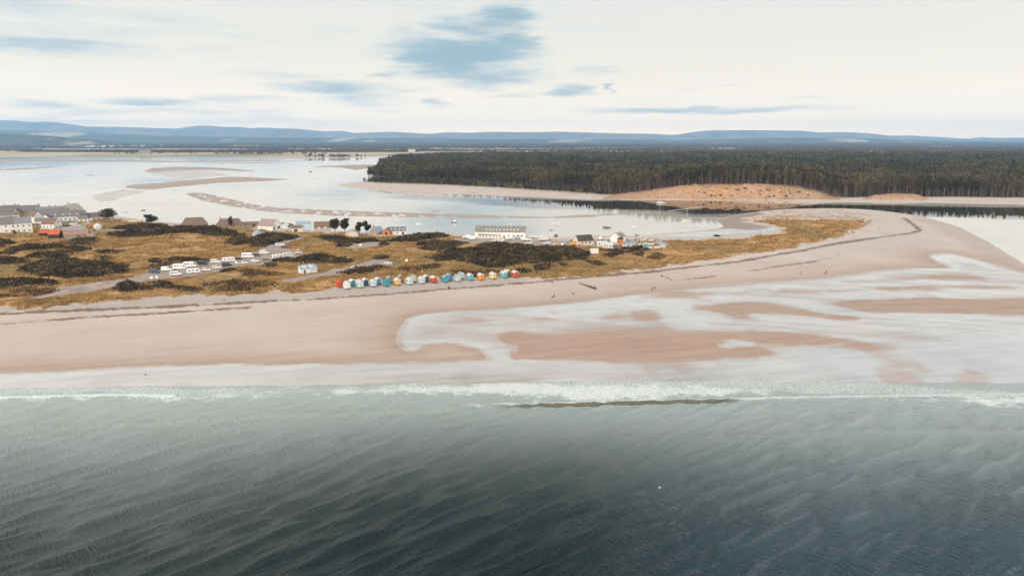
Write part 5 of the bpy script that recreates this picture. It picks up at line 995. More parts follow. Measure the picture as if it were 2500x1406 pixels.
def vehicle(kind, u, v, colr, label, cat, ang=0.0, dark_side=None):
    p = G(u, v); d = Vector((p.x, p.y, 0)).normalized(); fa = math.atan2(-d.x, d.y); L, Wd, prof, wins = PROF[kind]
    r = empty({'car': 'parked_car', 'estate': 'parked_car', 'van': 'parked_van', 'panel_van': 'parked_van', 'motorhome': 'motorhome'}[kind], Vector((p.x + d.x, p.y + d.y, hz(p.x + d.x, p.y + d.y) + .10)), fa + math.radians(ang))
    tag(r, label, cat, {'parked_car': 'parked cars', 'parked_van': 'parked vans', 'motorhome': 'parked motorhomes'}[r.name.split('.')[0]])
    m = MB(); n = len(prof); c = .10; zt = max(q[1] for q in prof); inset = lambda z: 0.0 if z < 1.0 else (z - 1.0) / (zt - .98) * (.20 if kind in ('car','estate') else .09)
    rings = [[(x, s * (Wd/2 - inset(z)), z) for x, z in prof] for s in (-1, 1)]; m.loft([rings[0], rings[1]]); m.build('body', vpaint(colr), r, .035)
    for s in (-1, 1):
        for x0, z0, x1, z1 in wins:
            q = MB(); y = lambda z: s * (Wd/2 - inset(z) + .012); y2 = lambda z: s * (Wd/2 - inset(z) - .05)
            q.loft([[(x0, y(z0), z0), (x1, y(z0), z0), (x1 - .1, y(z1), z1), (x0 + .05, y(z1), z1)], [(x0, y2(z0), z0), (x1, y2(z0), z0), (x1 - .1, y2(z1), z1), (x0 + .05, y2(z1), z1)]]); q.build('window', GLASS, r)
    # windscreen: between the bonnet's rear end and the roof's front end
    k = 4 if kind in ('van', 'panel_van', 'motorhome') else 4; (xa, za), (xb, zb) = prof[k], prof[k + 1]; q = MB(); dx, dz = xb - xa, zb - za; l = math.hypot(dx, dz); nx, nz = dz / l * .015, -dx / l * .015
    a = (xa + dx * .1, za + dz * .1); b = (xa + dx * .92, za + dz * .92); wy = lambda z: Wd/2 - inset(z) - .12
    q.loft([[(a[0]+nx, -wy(a[1]), a[1]+nz), (a[0]+nx, wy(a[1]), a[1]+nz), (b[0]+nx, wy(b[1]), b[1]+nz), (b[0]+nx, -wy(b[1]), b[1]+nz)], [(a[0]-nx*3, -wy(a[1]), a[1]-nz*3), (a[0]-nx*3, wy(a[1]), a[1]-nz*3), (b[0]-nx*3, wy(b[1]), b[1]-nz*3), (b[0]-nx*3, -wy(b[1]), b[1]-nz*3)]]); q.build('windscreen', GLASS, r)
    wr = .33 if kind in ('car', 'estate') else .36
    for sx in (-1, 1):
        for sy in (-1, 1):
            q = MB(); q.wheel(sx * L * .31, sy * (Wd/2 - .09), wr, wr, .22); wh = q.build('wheel', TYRE, r); e = MB(); e.wheel(sx * L * .31, sy * (Wd/2 + .025), wr, wr * .6, .02); e.build('rim', RIM, wh)
    for sy in (-1, 1):
        q = MB(); q.box(L/2-.10, sy*(Wd/2-.3)-.16, .68, L/2+.02, sy*(Wd/2-.3)+.16, .84); q.build('headlight', LAMP, r); q = MB(); q.box(-L/2-.02, sy*(Wd/2-.2)-.1, .75, -L/2+.1, sy*(Wd/2-.2)+.1, .95); q.build('tail_light', REDL, r)
    return r
def caravan(u, v, label, L=6.2, ang=0., colr='white'):
    p = G(u, v); d = Vector((p.x, p.y, 0)).normalized(); fa = math.atan2(-d.x, d.y); r = empty('caravan', Vector((p.x + d.x, p.y + d.y, hz(p.x + d.x, p.y + d.y) + .10)), fa + math.radians(ang)); tag(r, label, 'caravan', 'parked caravans')
    Wd = 2.25; prof = [(-L/2,.5),(L/2,.5),(L/2+.05,1.3),(L/2-.35,2.2),(L/2-.8,2.55),(-L/2+.6,2.55),(-L/2+.1,2.1),(-L/2,1.2)]; m = MB(); m.prism([(x, z) for x, z in prof], 'y', -Wd/2, Wd/2); m.build('body', vpaint(colr), r, .06)
    for s in (-1, 1):
        for x in (-L*.3, L*.02, L*.3): q = MB(); q.box(x-.5, s*(Wd/2)-.04, 1.45, x+.5, s*(Wd/2)+.015, 2.0); q.build('window', GLASS, r)
        q = MB(); q.wheel(0, s*(Wd/2-.12), .33, .33, .2); q.build('wheel', TYRE, r)
    q = MB(); q.box(L/2, -.06, .42, L/2+1.3, .06, .52); q.build('tow_bar', RIM, r); q = MB(); q.box(L*.16, -Wd/2-.03, .55, L*.16+.6, -Wd/2+.02, 2.2); q.build('door', mat('caravan_door', (.62,.62,.62), .4, .05, 1.), r)
vehicle('van', 378, 668, 'dark blue', 'dark van, leftmost vehicle of the car park', 'van', -22); vehicle('panel_van', 408, 662, 'white', 'white panel van just right of the dark leftmost van', 'van', -22)
vehicle('van', 430, 674, 'white', 'long white camper van with dark side windows, lowest on the left', 'van', -14); vehicle('motorhome', 440, 659, 'white', 'white motorhome with a dark cab, left one of the rear pair', 'motorhome', -24)
vehicle('motorhome', 465, 653, 'white', 'white motorhome with an overcab bulge, right one of the rear pair', 'motorhome', -22); caravan(472, 668, 'white caravan beside the dashed gravel edge in the front rank', 6.4, 186)
vehicle('van', 495, 648, 'dark green', 'dark green van in front of the gorse hedge', 'van', -24); vehicle('estate', 504, 663, 'white', 'white estate car facing right in the front rank', 'car', -26)
vehicle('van', 527, 643.5, 'white', 'white minibus with a row of dark windows', 'van', -22); vehicle('estate', 530, 657, 'white', 'white car with a dark roof rack side, right of the estate car', 'car', -8)
vehicle('van', 555, 651.5, 'black', 'black van in the front rank, right of the white car', 'van', -8); caravan(558, 640, 'large white caravan in the middle of the car park', 7.0, 4)
vehicle('car', 583, 635, 'black', 'black car parked just right of the large caravan', 'car', -10); vehicle('motorhome', 606, 630.5, 'white', 'white motorhome with a striped flank beside the black car', 'motorhome', -16)
vehicle('estate', 626, 626, 'black', 'black estate car right of the striped motorhome', 'car', -8); vehicle('car', 595, 645, 'white', 'white car alone in the lane, left one of two', 'car', -24); vehicle('estate', 623, 641, 'white', 'white rounded car in the lane, right one of two', 'car', -20)
vehicle('van', 646, 621, 'white', 'small white van at the top of the car park', 'van', -30); vehicle('car', 650, 637, 'brown', 'brownish car by the round gorse bush', 'car', -4)
caravan(678, 633, 'white caravan, left one of the pair by the right entrance', 6.2, 10); caravan(703, 629, 'white caravan, right one of the pair by the right entrance', 5.8, 6, 'cream')
vehicle('van', 684, 602, 'white', 'white van on the bend of the access road', 'van', 12); vehicle('car', 694, 606, 'black', 'black car in front of the white van on the bend', 'car', 0)
vehicle('car', 866, 657.5, 'white', 'white car half hidden by the gorse line on the turning track', 'car', 4); vehicle('car', 948, 646, 'white', 'white car parked at the far end of the turning track', 'car', 4)
vehicle('van', 219, 541, 'white', 'white van parked by the beige gabled cottage', 'van', 0); vehicle('panel_van', 456, 556, 'white', 'white van in front of the first bungalow', 'van', 4); vehicle('car', 590, 556, 'white', 'white car at the second bungalow', 'car', 0); vehicle('van', 1467, 585, 'white', 'white van on the sea wall of the boat yard', 'van', 80); vehicle('car', 1489, 586, 'white', 'white car on the sea wall beside the van', 'car', 10); vehicle('panel_van', 1152, 585, 'white', 'white van left of the club house', 'van', 160); vehicle('panel_van', 1140, 583, 'white', 'white van farthest left in the boat yard', 'van', 170)
for i, (u, v) in enumerate([(398, 555.5), (408, 555), (417, 555.8)]): vehicle('car', u, v - 2, ['white', 'silver', 'white'][i], ['white car on the shore road, left one of three', 'silver car on the shore road, middle one of three', 'white car on the shore road, right one of three'][i], 'car', 4)

# ================================================================ boats
HULLW = mat('white_hull', (.72,.73,.73), .35, .05, 1.); HULLD = mat('dark_hull', (.03,.035,.045), .4, .15, 1.); HULLB = mat('blue_hull', (.06,.17,.34), .4, .1, 1.); DECK = mat('boat_deck', (.48,.46,.42), .6, .12, 1.5); COVB = mat('blue_boat_cover', (.07,.20,.42), .75, .18, 1.4); COVL = mat('light_blue_cover', (.25,.50,.66), .75, .14, 1.4); COVT = mat('turquoise_cover', (.05,.36,.50), .75, .14, 1.4); SPAR = mat('pale_mast', (.60,.60,.58), .4, .06, 1., .4); HULLR = mat('red_antifoul', (.28,.06,.04), .7, .15, 1.); HULLO = mat('orange_hull', (.72,.25,.04), .5, .12, 1.); COVG = mat('grey_cover', (.40,.43,.46), .75, .12, 1.4)
def hull(L, Bm, D, n=9, z0=0., tr=.7):
    rings = []
    for i in range(n):
        t = i / (n - 1); x = -L/2 + L * t; w = Bm/2 * (tr + (1 - tr) * math.sin(PI * min(1, t * 1.1) * .5)) * max(.02, 1 - max(0, (t - .45) / .55) ** 2.2); sh = z0 + D * (1 + .25 * t * t); kz = z0 + D * .75 * max(0, (t - .72) / .28) ** 2
        rings.append([(x, -w, sh), (x, -w * .86, z0 + D * .45 + kz * .4), (x, -w * .3, kz + z0 * (1 - 1)), (x, w * .3, kz), (x, w * .86, z0 + D * .45 + kz * .4), (x, w, sh)])
    return rings
def boat(u, v, L, label, rz=0., hm=None, cabin=None, mast=0., cover=None, ground=False, wheelhouse=False, name='moored_boat', group='boats moored in the bay', cat='boat', lean=0, open_=False):
    p = G(u, v); d = Vector((p.x, p.y, 0)).normalized(); z = (hz(p.x, p.y) + (.75 if L > 4.5 else .15)) if ground else -.22
    r = empty(name, Vector((p.x, p.y, z)), math.atan2(-d.x, d.y) + math.radians(rz)); tag(r, label, cat, group); Bm = L * .34; D = L * .14 + .25
    R = hull(L, Bm, D); m = MB(); m.loft(R); m.build('hull', hm or HULLW, r, 0, False); g = MB(); k = [(q[0], q[1] * .93, q[2] + .015) for ring in R for q in (ring[0], ring[5])]
    n = len(R); g.add(k, [(2*i, 2*i+1, 2*i+3, 2*i+2) for i in range(n-1)]); g.build('deck', DECK, r); zt = D * 1.05
    for sg in (-1, 1):
        b = MB(); pts = [R[i][0 if sg < 0 else 5] for i in range(n)]
        for a, c in zip(pts[:-1], pts[1:]): b.tube(a, c, .045, .045, 5)
        b.build('gunwale', SPAR, r)
    if cabin:
        c = MB(); a = L * .02; c.loft([[(-L*.12, -Bm*.30, zt), (-L*.12, Bm*.30, zt), (L*.24, Bm*.18, zt + .05), (L*.24, -Bm*.18, zt + .05)], [(-L*.10, -Bm*.26, zt + L*.085 + .15), (-L*.10, Bm*.26, zt + L*.085 + .15), (L*.16, Bm*.15, zt + L*.07), (L*.16, -Bm*.15, zt + L*.07)]]); cb = c.build('cabin', cabin, r)
        for sg in (-1, 1): w = MB(); w.box(-L*.06, sg*Bm*.275-.02, zt + .16, L*.08, sg*Bm*.275+.02, zt + L*.05 + .16); w.build('window', GLASS, cb)
    if wheelhouse:
        c = MB(); c.loft([[(-L*.30, -Bm*.28, zt), (-L*.30, Bm*.28, zt), (-L*.02, Bm*.26, zt), (-L*.02, -Bm*.26, zt)], [(-L*.28, -Bm*.25, zt + 1.7), (-L*.28, Bm*.25, zt + 1.7), (-L*.06, Bm*.24, zt + 1.7), (-L*.06, -Bm*.24, zt + 1.7)]]); cb = c.build('wheelhouse', HULLW if hm is not HULLW else DECK, r); w = MB(); w.box(-L*.22, -Bm*.272, zt + .9, -L*.09, -Bm*.25, zt + 1.4); w.build('window', GLASS, cb)
    if mast:
        q = MB(); q.tube((L*.08, 0, zt - .2), (L*.08, 0, zt + mast), .15, .10, 6); ms = q.build('mast', SPAR, r); q = MB(); q.tube((L*.08, 0, zt + .9), (-L*.36, 0, zt + 1.0), .06, .05, 6); q.build('boom', SPAR, ms)
        for e in ((L*.49, 0, zt + .15), (-L*.49, 0, zt), (0, Bm*.48, zt), (0, -Bm*.48, zt)): q = MB(); q.tube((L*.08, 0, zt + mast * .97), e, .012, .012, 3); q.build('stay', SPAR, ms)
    if cover:
        c = MB(); rings = []
        for i in range(n):
            a, b_ = R[i][0], R[i][5]; hh = .32 + L * .05 * math.sin(PI * i / (n - 1)); rings.append([(a[0], a[1] * 1.04, a[2] - .12), (a[0], a[1] * .5, a[2] + hh * .75), (a[0], 0, a[2] + hh), (a[0], b_[1] * .5, b_[2] + hh * .75), (a[0], b_[1] * 1.04, b_[2] - .12)])
        c.loft(rings); c.build('cover', cover, r)
    if open_:
        for f in (-.2, .1): q = MB(); q.box(L*f-.12, -Bm*.36, zt - .05, L*f+.12, Bm*.36, zt + .03); q.build('thwart', TIMB, r)
    if ground and L > 4.5:
        for x in (-L*.28, L*.2):
            for sg in (-1, 1): q = MB(); q.tube((x, sg*Bm*.62, -.9), (x, sg*Bm*.36, D*.5), .06, .06, 5); q.build('prop', TIMB, r)
        q = MB(); q.box(-L*.32, -.12, -.85, L*.25, .12, .02); q.build('keel_block', TIMB, r)
    return r
boat(306, 521, 5.0, 'small white boat moored alone off the village', 10, HULLW, HULLW); boat(350, 517, 4.4, 'small dark boat off the village right of the white one', 0, HULLD, None, open_=True); boat(846, 536, 5.5, 'low dark raft like boat off the twin pines', 0, HULLD, None, open_=True)
boat(1023, 549, 6.0, 'white sailing boat with its boom covered, leftmost off the shore houses', 180, HULLW, HULLW, 6.0); boat(1067, 559, 3.6, 'tiny blue and white boat close inshore', 30, HULLW, COVB); boat(1108, 545, 5.0, 'dark fishing boat with a small wheelhouse off the boat shed', 180, HULLD, None, 1.5, wheelhouse=True)
boat(1360, 548, 7.2, 'large white cabin cruiser moored off the boat yard', 0, HULLW, HULLW, 2.0, wheelhouse=True); boat(1481, 560, 6.8, 'black hulled boat with a short mast, darkest in the anchorage', 180, HULLD, DECK, 2.5); boat(1550, 558, 5.4, 'pale low boat right of the black hulled one', 180, HULLW, None, .0, open_=True)
boat(1675, 543, 6.5, 'white yacht with a tall mast off the hooked spit', 20, HULLW, HULLW, 10.5); boat(1613, 498, 9.5, 'white yacht with a tall mast under the far sand hill', 180, HULLW, HULLW, 13.0); boat(1345, 566, 3., 'tiny dark dinghy near the long shed corner', 0, HULLD, None, open_=True); boat(1246, 549, 3.5, 'tiny white dinghy behind the long shed roof', 0, HULLW, None, open_=True); boat(758, 421, 8, 'small dark boat on the far channel', 0, HULLD, None, open_=True)
YG = 'boats laid up in the yard'
for a in [(1212, 592.5, 6.5, 'white yacht on props with a mast left of the blue tarpaulin', 8, HULLW, HULLW, 8.5, None), (1229, 592, 6.0, 'white cabin boat on props beside the club house', 70, HULLW, HULLW, 0, None), (1246, 587, 4.6, 'small boat under a white sheet in front of the long shed', 10, HULLW, None, 0, COVG), (1264, 584, 6.0, 'boat under a bright blue cover in front of the long shed', 4, HULLW, None, 0, COVB),
 (1285, 590, 8.0, 'long white yacht with a red keel in the yard', 178, HULLW, HULLW, 7.5, None), (1300, 583, 6.2, 'white motor boat behind the red keeled yacht', 10, HULLW, HULLW, 0, None), (1318, 583.5, 7.0, 'motor boat with a dark windscreen on the sea wall', 0, HULLW, HULLW, 0, None), (1327, 589.5, 8.4, 'largest laid up white yacht with a dark stripe', 2, HULLW, HULLW, 9.5, None), (1340, 586, 6, 'white yacht hull without a mast right of the largest', 4, HULLW, DECK, 0, None),
 (1336, 599, 5.4, 'white dinghy under a pale sheet near the gorse', 10, HULLW, None, 0, COVG), (1291, 597.5, 5.2, 'white flat punt by the gorse edge', 2, HULLW, None, 0, None), (1358, 578.5, 5.5, 'blue topped workboat standing high on the sea wall', 60, HULLR, COVB, 0, None), (1353, 602, 4.6, 'round fronted white boat left of the orange buoy', 90, HULLW, HULLW, 0, None), (1374, 600, 7.2, 'white and blue cabin boat facing the beach', 86, HULLW, COVB, 0, None), (1366, 604, 4.2, 'small white tender in front of the white and blue cabin boat', 60, HULLW, None, 0, COVG), (1398, 588, 5.0, 'small white boat behind the orange digger', 20, HULLW, HULLW, 0, None)]:
    boat(a[0], a[1], a[2], a[3], a[4], a[5], a[6], a[7], a[8], ground=True, name='laid_up_boat', group=YG)
DG = 'dinghies in the dinghy park'
for a in [(1526, 603, 'light blue covered dinghy right below the orange hut', COVL, 30, 0), (1535, 597, 'dark blue covered dinghy behind two lighter ones', COVB, 10, 0), (1541, 603, 'grey blue covered dinghy in the left cluster', COVG, 60, 0), (1546, 599, 'blue dinghy at the right end of the left cluster', COVB, 20, 5.5), (1558, 588, 'small blue covered dinghy at the back by the shore', COVB, 80, 0), (1571, 589, 'dark uncovered dinghy at the back with a mast', COVG, 15, 6.0), (1590, 590, 'white dinghy with a mast in the back row', COVG, 10, 6.5), (1608, 592, 'blue dinghy with a mast at the right of the back row', COVB, 20, 6.5),
 (1564, 601, 'pale blue covered dinghy left of the turquoise one', COVL, 150, 6.5), (1577, 597, 'turquoise covered dinghy in the park middle', COVT, 160, 6.5), (1590, 599, 'white covered dinghy right of the turquoise one', COVG, 20, 0), (1615, 597, 'deep blue covered dinghy with two masts behind', COVB, 10, 6.5), (1624, 600, 'deep blue covered dinghy farthest right', COVB, 40, 6.0), (1586, 608, 'light grey blue dinghy nearest the dune', COVL, 24, 0), (1604, 607, 'pale covered dinghy second nearest the dune', COVG, 10, 0), (1617, 605, 'light blue dinghy below the deep blue pair', COVL, 16, 0), (1576, 606, 'blue striped dinghy on the dune edge', COVB, 30, 0)]:
    boat(a[0], a[1], 4.2, a[2], a[4], HULLW, None, a[5], a[3], True, name='sailing_dinghy', group=DG, cat='dinghy')
boat(728, 622, 4.6, 'white boat on the grass with a short mast by the caravans', 0, HULLW, HULLW, 2.6, ground=True, name='laid_up_boat', group=YG)
# orange digger, buoys, sign boards, posts
def digger():
    p = G(1398, 601); r = empty('digger', p, -.5); tag(r, 'orange digger with its arm lowered left of the dark roofed house', 'digger'); OR = mat('digger_orange', (.75,.28,.03), .5, .1, 1.)
    for s in (-1, 1): q = MB(); q.loft([[(-1.5,s*1.0-.25,.1),(1.5,s*1.0-.25,.1),(1.8,s*1.0-.25,.45),(1.5,s*1.0-.25,.8),(-1.5,s*1.0-.25,.8),(-1.8,s*1.0-.25,.45)],[(-1.5,s*1.0+.25,.1),(1.5,s*1.0+.25,.1),(1.8,s*1.0+.25,.45),(1.5,s*1.0+.25,.8),(-1.5,s*1.0+.25,.8),(-1.8,s*1.0+.25,.45)]]); q.build('track', TYRE, r)
    q = MB(); q.box(-1.9,-1.1,.85,.9,1.1,1.9); q.build('body', OR, r, .12); q = MB(); q.box(-.2,.05,1.905,.95,1.05,3.0); c = q.build('cab', OR, r, .08); w = MB(); w.box(.9,.15,2.1,.965,.95,2.85); w.build('window', GLASS, c)
    q = MB(); q.prism([(.9,1.3),(3.6,3.9),(4.0,3.6),(1.2,1.0)], 'y', -.6, -.25); b = q.build('arm', OR, r); q = MB(); q.prism([(3.6,3.9),(5.2,1.3),(4.9,1.15),(3.4,3.4)], 'y', -.55, -.3); q.build('dipper', OR, b); q = MB(); q.prism([(4.7,1.3),(5.5,1.3),(5.3,.4),(4.6,.6)], 'y', -.9, .05); q.build('bucket', TYRE, b)
digger()
for u, v, s, c, lab in [(1362, 600, 1.1, 'orange', 'orange mooring buoy lying between white boats in the yard'), (1520, 600, .8, 'orange', 'small orange buoy by the orange hut')]:
    p = G(u, v); bm = bmesh.new(); bmesh.ops.create_uvsphere(bm, u_segments=14, v_segments=10, radius=s); bmesh.ops.create_cone(bm, cap_ends=True, segments=10, radius1=s*.35, radius2=s*.2, depth=s*.5, matrix=Matrix.Translation((0,0,s*1.1))); me = bpy.data.meshes.new('mooring_buoy'); bm.to_mesh(me); bm.free(); me.materials.append(HULLO)
    o = bpy.data.objects.new('mooring_buoy', me); COL.objects.link(o); o.location = p + Vector((0,0,s*.8)); tag(o, lab, 'buoy')
for u, v, lab in [(383, 683, 'white notice board, right one beside the track'), (370, 684, 'small white post board, left one beside the track'), (880, 603, 'small white board in the gravel clearing'), (993, 641, 'small white sign post in the dune grass'), (577, 646, 'little white board on the car park edge')]:
    p = G(u, v); r = empty('notice_board', p, -.2); tag(r, lab, 'sign'); q = MB(); q.box(-.8,-.04,.7,.8,.04,1.9); q.build('board', WHITE, r)
    for s in (-1, 1): q = MB(); q.box(s*.7-.05,.042,-.3,s*.7+.05,.14,1.8); q.build('post', TIMB, r)
p = G(736, 620); q = MB(); q.tube((0,0,-.4),(0,0,2.6),.09,.07,6); q.tube((0,0,2.6),(0,0,2.7),.16,.02,6); o = q.build('white_post', WHITE); o.location = p; tag(o, 'tall white post by the caravans at the right entrance', 'post')
p = G(1960, 561); q = MB(); q.tube((0,0,-.4),(0,0,6.5),.08,.05,6); q.box(-.5,-.03,5.6,.5,.03,6.3); o = q.build('marker_pole', SPAR); o.location = p; tag(o, 'slim pale marker pole standing in the spit grass', 'pole')
# jetty
q = MB(); a, b = G(1632, 519), G(1712, 508); d = (b - a); d.z = 0; L = d.length; q.box(0, -1.0, .9, L, 1.0, 1.15)
r = empty('jetty', Vector((a.x, a.y, 0)), math.atan2(d.y, d.x)); tag(r, 'pale pontoon jetty on the bay below the far sand hill', 'jetty'); q.build('deck', DOORW, r)
for i in range(6):
    for s in (-1, 1): k = MB(); k.tube((L*(i+.5)/6, s*1.1, -1.2), (L*(i+.5)/6, s*1.1, 1.6), .14, .14, 6); k.build('post', TIMB, r)
# groynes
WETW = mat('tarred_timber', (.05,.035,.028), .85, .3, 2.)
def groyne(p0, p1, n, label, plank=True):
    a, b = G(*p0), G(*p1); d = b - a; L = math.hypot(d.x, d.y); r = empty('groyne', Vector((a.x, a.y, 0)), math.atan2(d.y, d.x)); tag(r, label, 'groyne'); zf = lambda t: a.z + (b.z - a.z) * t
    for i in range(n):
        t = i / (n - 1); h = (.75 + 1.0 * t) if plank else .5 + .5 * ((i * 7) % 3) / 2; k = MB(); k.tube((L*t, 0, zf(t) - .6), (L*t, .05, zf(t) + h), .19, .15, 7); k.build('post', WETW, r)
    if plank: q = MB(); q.add([(0,.2,zf(0)-.4),(L,.2,zf(1)-.4),(L,.34,zf(1)-.4),(0,.34,zf(0)-.4),(0,.2,zf(0)+.12),(L,.2,zf(1)+.75),(L,.34,zf(1)+.75),(0,.34,zf(0)+.12)], [(3,2,1,0),(4,5,6,7),(0,1,5,4),(1,2,6,5),(2,3,7,6),(3,0,4,7)]); q.build('plank', WETW, r)
groyne((1413, 692), (1454, 707), 9, 'dark timber groyne with planks sloping down the middle of the beach'); groyne((1623, 678), (1639, 684.5), 5, 'broken row of old groyne stumps farther along the beach', False)
def stump(u, v, s, label, m=WETW):
    p = G(u, v); r = empty('driftwood', p, rgf.random() * 6); tag(r, label, 'driftwood'); q = MB(); q.tube((-s*.5,0,.1), (s*.45,.1,.35), .22*s**.5, .13, 7); q.tube((-s*.4,0,.2), (-s*.55,.2,s*.55), .14, .05, 6); q.tube((s*.1,.05,.25), (s*.3,-s*.3,s*.4), .10, .03, 5); q.build('trunk', m, r)
stump(1617, 675, 2.2, 'dark driftwood stump at the head of the broken groyne'); stump(1453, 680, 2.4, 'pale branchy driftwood above the planked groyne', mat('bleached_wood', (.42,.36,.31), .85, .2, 2.)); stump(1347, 690, 1.2, 'small dark driftwood lump below the last red hut'); stump(1096, 703, 2.6, 'driftwood branch on the wrack below the middle huts'); stump(35, 764, 7., 'long bleached log on the shingle at the left edge', mat('bleached_wood', (.42,.36,.31), .85, .2, 2.)); stump(2250, 556, 1.3, 'dark lump of driftwood at the elbow of the spit'); stump(2147, 558, 1.1, 'small dark driftwood on the pale spit sand'); stump(795, 703, 3.0, 'dark driftwood left of the first red hut'); stump(2046, 623, 1.0, 'tiny driftwood on the beach right of the walkers')

# ================================================================ people, dogs, gulls
def person_mat(name, top, legs, hair):
    m, t, bs = new_mat(name); tc = t.n('ShaderNodeTexCoord').outputs['Object']; s = t.n('ShaderNodeSeparateXYZ'); t.l(tc, s.inputs[0])
    t.l(t.ramp(t.m('DIVIDE', s.outputs[2], 1.8), [(0, (.02,.02,.02)), (.05, legs), (.47, top), (.825, (.45,.27,.19))], 'CONSTANT'), bs.inputs['Base Color']); bs.inputs['Roughness'].default_value = .8; return m
def skin_mesh(name, V, E, R, m, parent):
    me = bpy.data.meshes.new(name); me.from_pydata(V, E, []); o = bpy.data.objects.new(name, me); COL.objects.link(o); o.parent = parent; me.materials.append(m)
    md = o.modifiers.new('skin', 'SKIN'); md.use_smooth_shade = True
    sl_ = me.skin_vertices[0].data
    for i, r_ in enumerate(R): sl_[i].radius = (r_, r_); sl_[i].use_root = (i == 0)
    s = o.modifiers.new('sub', 'SUBSURF'); s.levels = 1; s.render_levels = 1; return o
def person(u, v, label, top, legs, hair, rz, stride=.22, name='person'):
    p = G(u, v); r = empty(name, p, rz); tag(r, label, 'person'); m = person_mat('clothing_%d' % u, top, legs, hair); V, E, R = [], [], []
    def add(pt, rad, par=None): V.append(pt); R.append(rad); (E.append((par, len(V) - 1)) if par is not None else None); return len(V) - 1
    pel = add((0,0,.95), .15); ch = add((.02,0,1.25), .165, pel); nk = add((.03,0,1.46), .07, ch); hd = add((.05,0,1.56), .085, nk); tp = add((.05,0,1.68), .09, hd); add((.14,0,1.59), .018, hd)
    for s in (-1, 1):
        hip = add((0,s*.10,.86), .105, pel); kn = add((s*stride*.6+.04,s*.10,.48), .072, hip); an = add((s*stride,s*.10,.09), .048, kn); add((s*stride+.17,s*.11,.045), .045, an)
        sh = add((.02,s*.20,1.38), .075, ch); eb = add((-s*stride*.4,s*.26,1.10), .05, sh); wr_ = add((-s*stride*.7+.08,s*.25,.86), .034, eb); pm = add((-s*stride*.7+.10,s*.25,.79), .036, wr_)
        for k in range(4): f1 = add((-s*stride*.7+.07+.022*k, s*.25+.01, .73 + .004*k), .009, pm); add((-s*stride*.7+.075+.022*k, s*.245, .70 + .006*abs(k-1)), .008, f1)
        t1 = add((-s*stride*.7+.14, s*.235, .78), .010, pm); add((-s*stride*.7+.155, s*.225, .745), .009, t1)
    b = skin_mesh('body', V, E, R, m, r); bm = bmesh.new(); bmesh.ops.create_uvsphere(bm, u_segments=10, v_segments=8, radius=.115); bmesh.ops.delete(bm, geom=[q for q in bm.verts if q.co.x > .05 and q.co.z < .03], context='VERTS'); me = bpy.data.meshes.new('hair'); bm.to_mesh(me); bm.free(); me.materials.append(mat('hair_%d' % u, hair, .8, .2, 8.)); h = bpy.data.objects.new('hair', me); COL.objects.link(h); h.parent = r; h.location = (.04, 0, 1.665)
def dog(u, v, label, col, rz, s=1.0):
    p = G(u, v); r = empty('dog', p, rz); r.scale = (s, s, s); tag(r, label, 'dog'); V, E, R = [], [], []
    def add(pt, rad, par=None): V.append(pt); R.append(rad); (E.append((par, len(V) - 1)) if par is not None else None); return len(V) - 1
    pel = add((-.30,0,.52), .11); mid = add((0,0,.50), .12, pel); chs = add((.28,0,.52), .145, mid); nk = add((.42,0,.66), .08, chs); hd = add((.50,0,.76), .085, nk); mz = add((.64,0,.72), .045, hd); add((.70,0,.71), .03, mz)
    t1 = add((-.44,0,.56), .03, pel); add((-.60,0,.68), .015, t1)
    for y in (-.09, .09):
        e = add((.27,y,.42), .06, chs); w_ = add((.29,y,.22), .032, e); add((.28,y,.03), .034, w_); h = add((-.30,y,.42), .075, pel); kn = add((-.22,y,.32), .05, h); ho = add((-.38,y,.20), .03, kn); add((-.33,y,.03), .034, ho); er = add((.47,y*.7,.84), .03, hd)
    skin_mesh('body', V, E, R, mat('fur_%d' % u, col, .9, .25, 5.), r)
person(1353, 726, 'person in dark clothes walking a dog on the lower beach', (.03,.03,.04), (.04,.04,.05), (.06,.04,.03), 2.8); dog(1349, 727.5, 'dark dog beside the person on the lower beach', (.04,.03,.025), .4, 1.25); dog(1400, 720, 'dark dog running alone right of the first walker', (.04,.035,.03), 3.0, 1.25)
person(1592, 710, 'person in black standing on the beach below the broken groyne', (.02,.02,.025), (.03,.03,.04), (.05,.04,.03), 1.2, .1); dog(1597.5, 705, 'dark dog just right of the person in black', (.035,.03,.025), .1, 1.25)
person(1953.5, 670, 'person in dark clothing walking alone toward the spit', (.04,.04,.05), (.03,.03,.035), (.05,.03,.02), 1.9); person(2017.5, 668, 'tall person in black on the upper beach near the spit', (.02,.02,.03), (.02,.02,.03), (.05,.03,.02), 1.6, .12); dog(2015, 669.5, 'small dark dog at the feet of the tall person', (.05,.04,.03), 2.4); person(547, 734, 'person in a pale jacket on the shingle below the meadow', (.42,.38,.36), (.06,.06,.07), (.10,.06,.04), 1.0, .15)
GW = mat('gull_white', (.70,.70,.70), .8, .05, 4.); GD = mat('gull_dark', (.06,.06,.065), .8, .1, 4.)
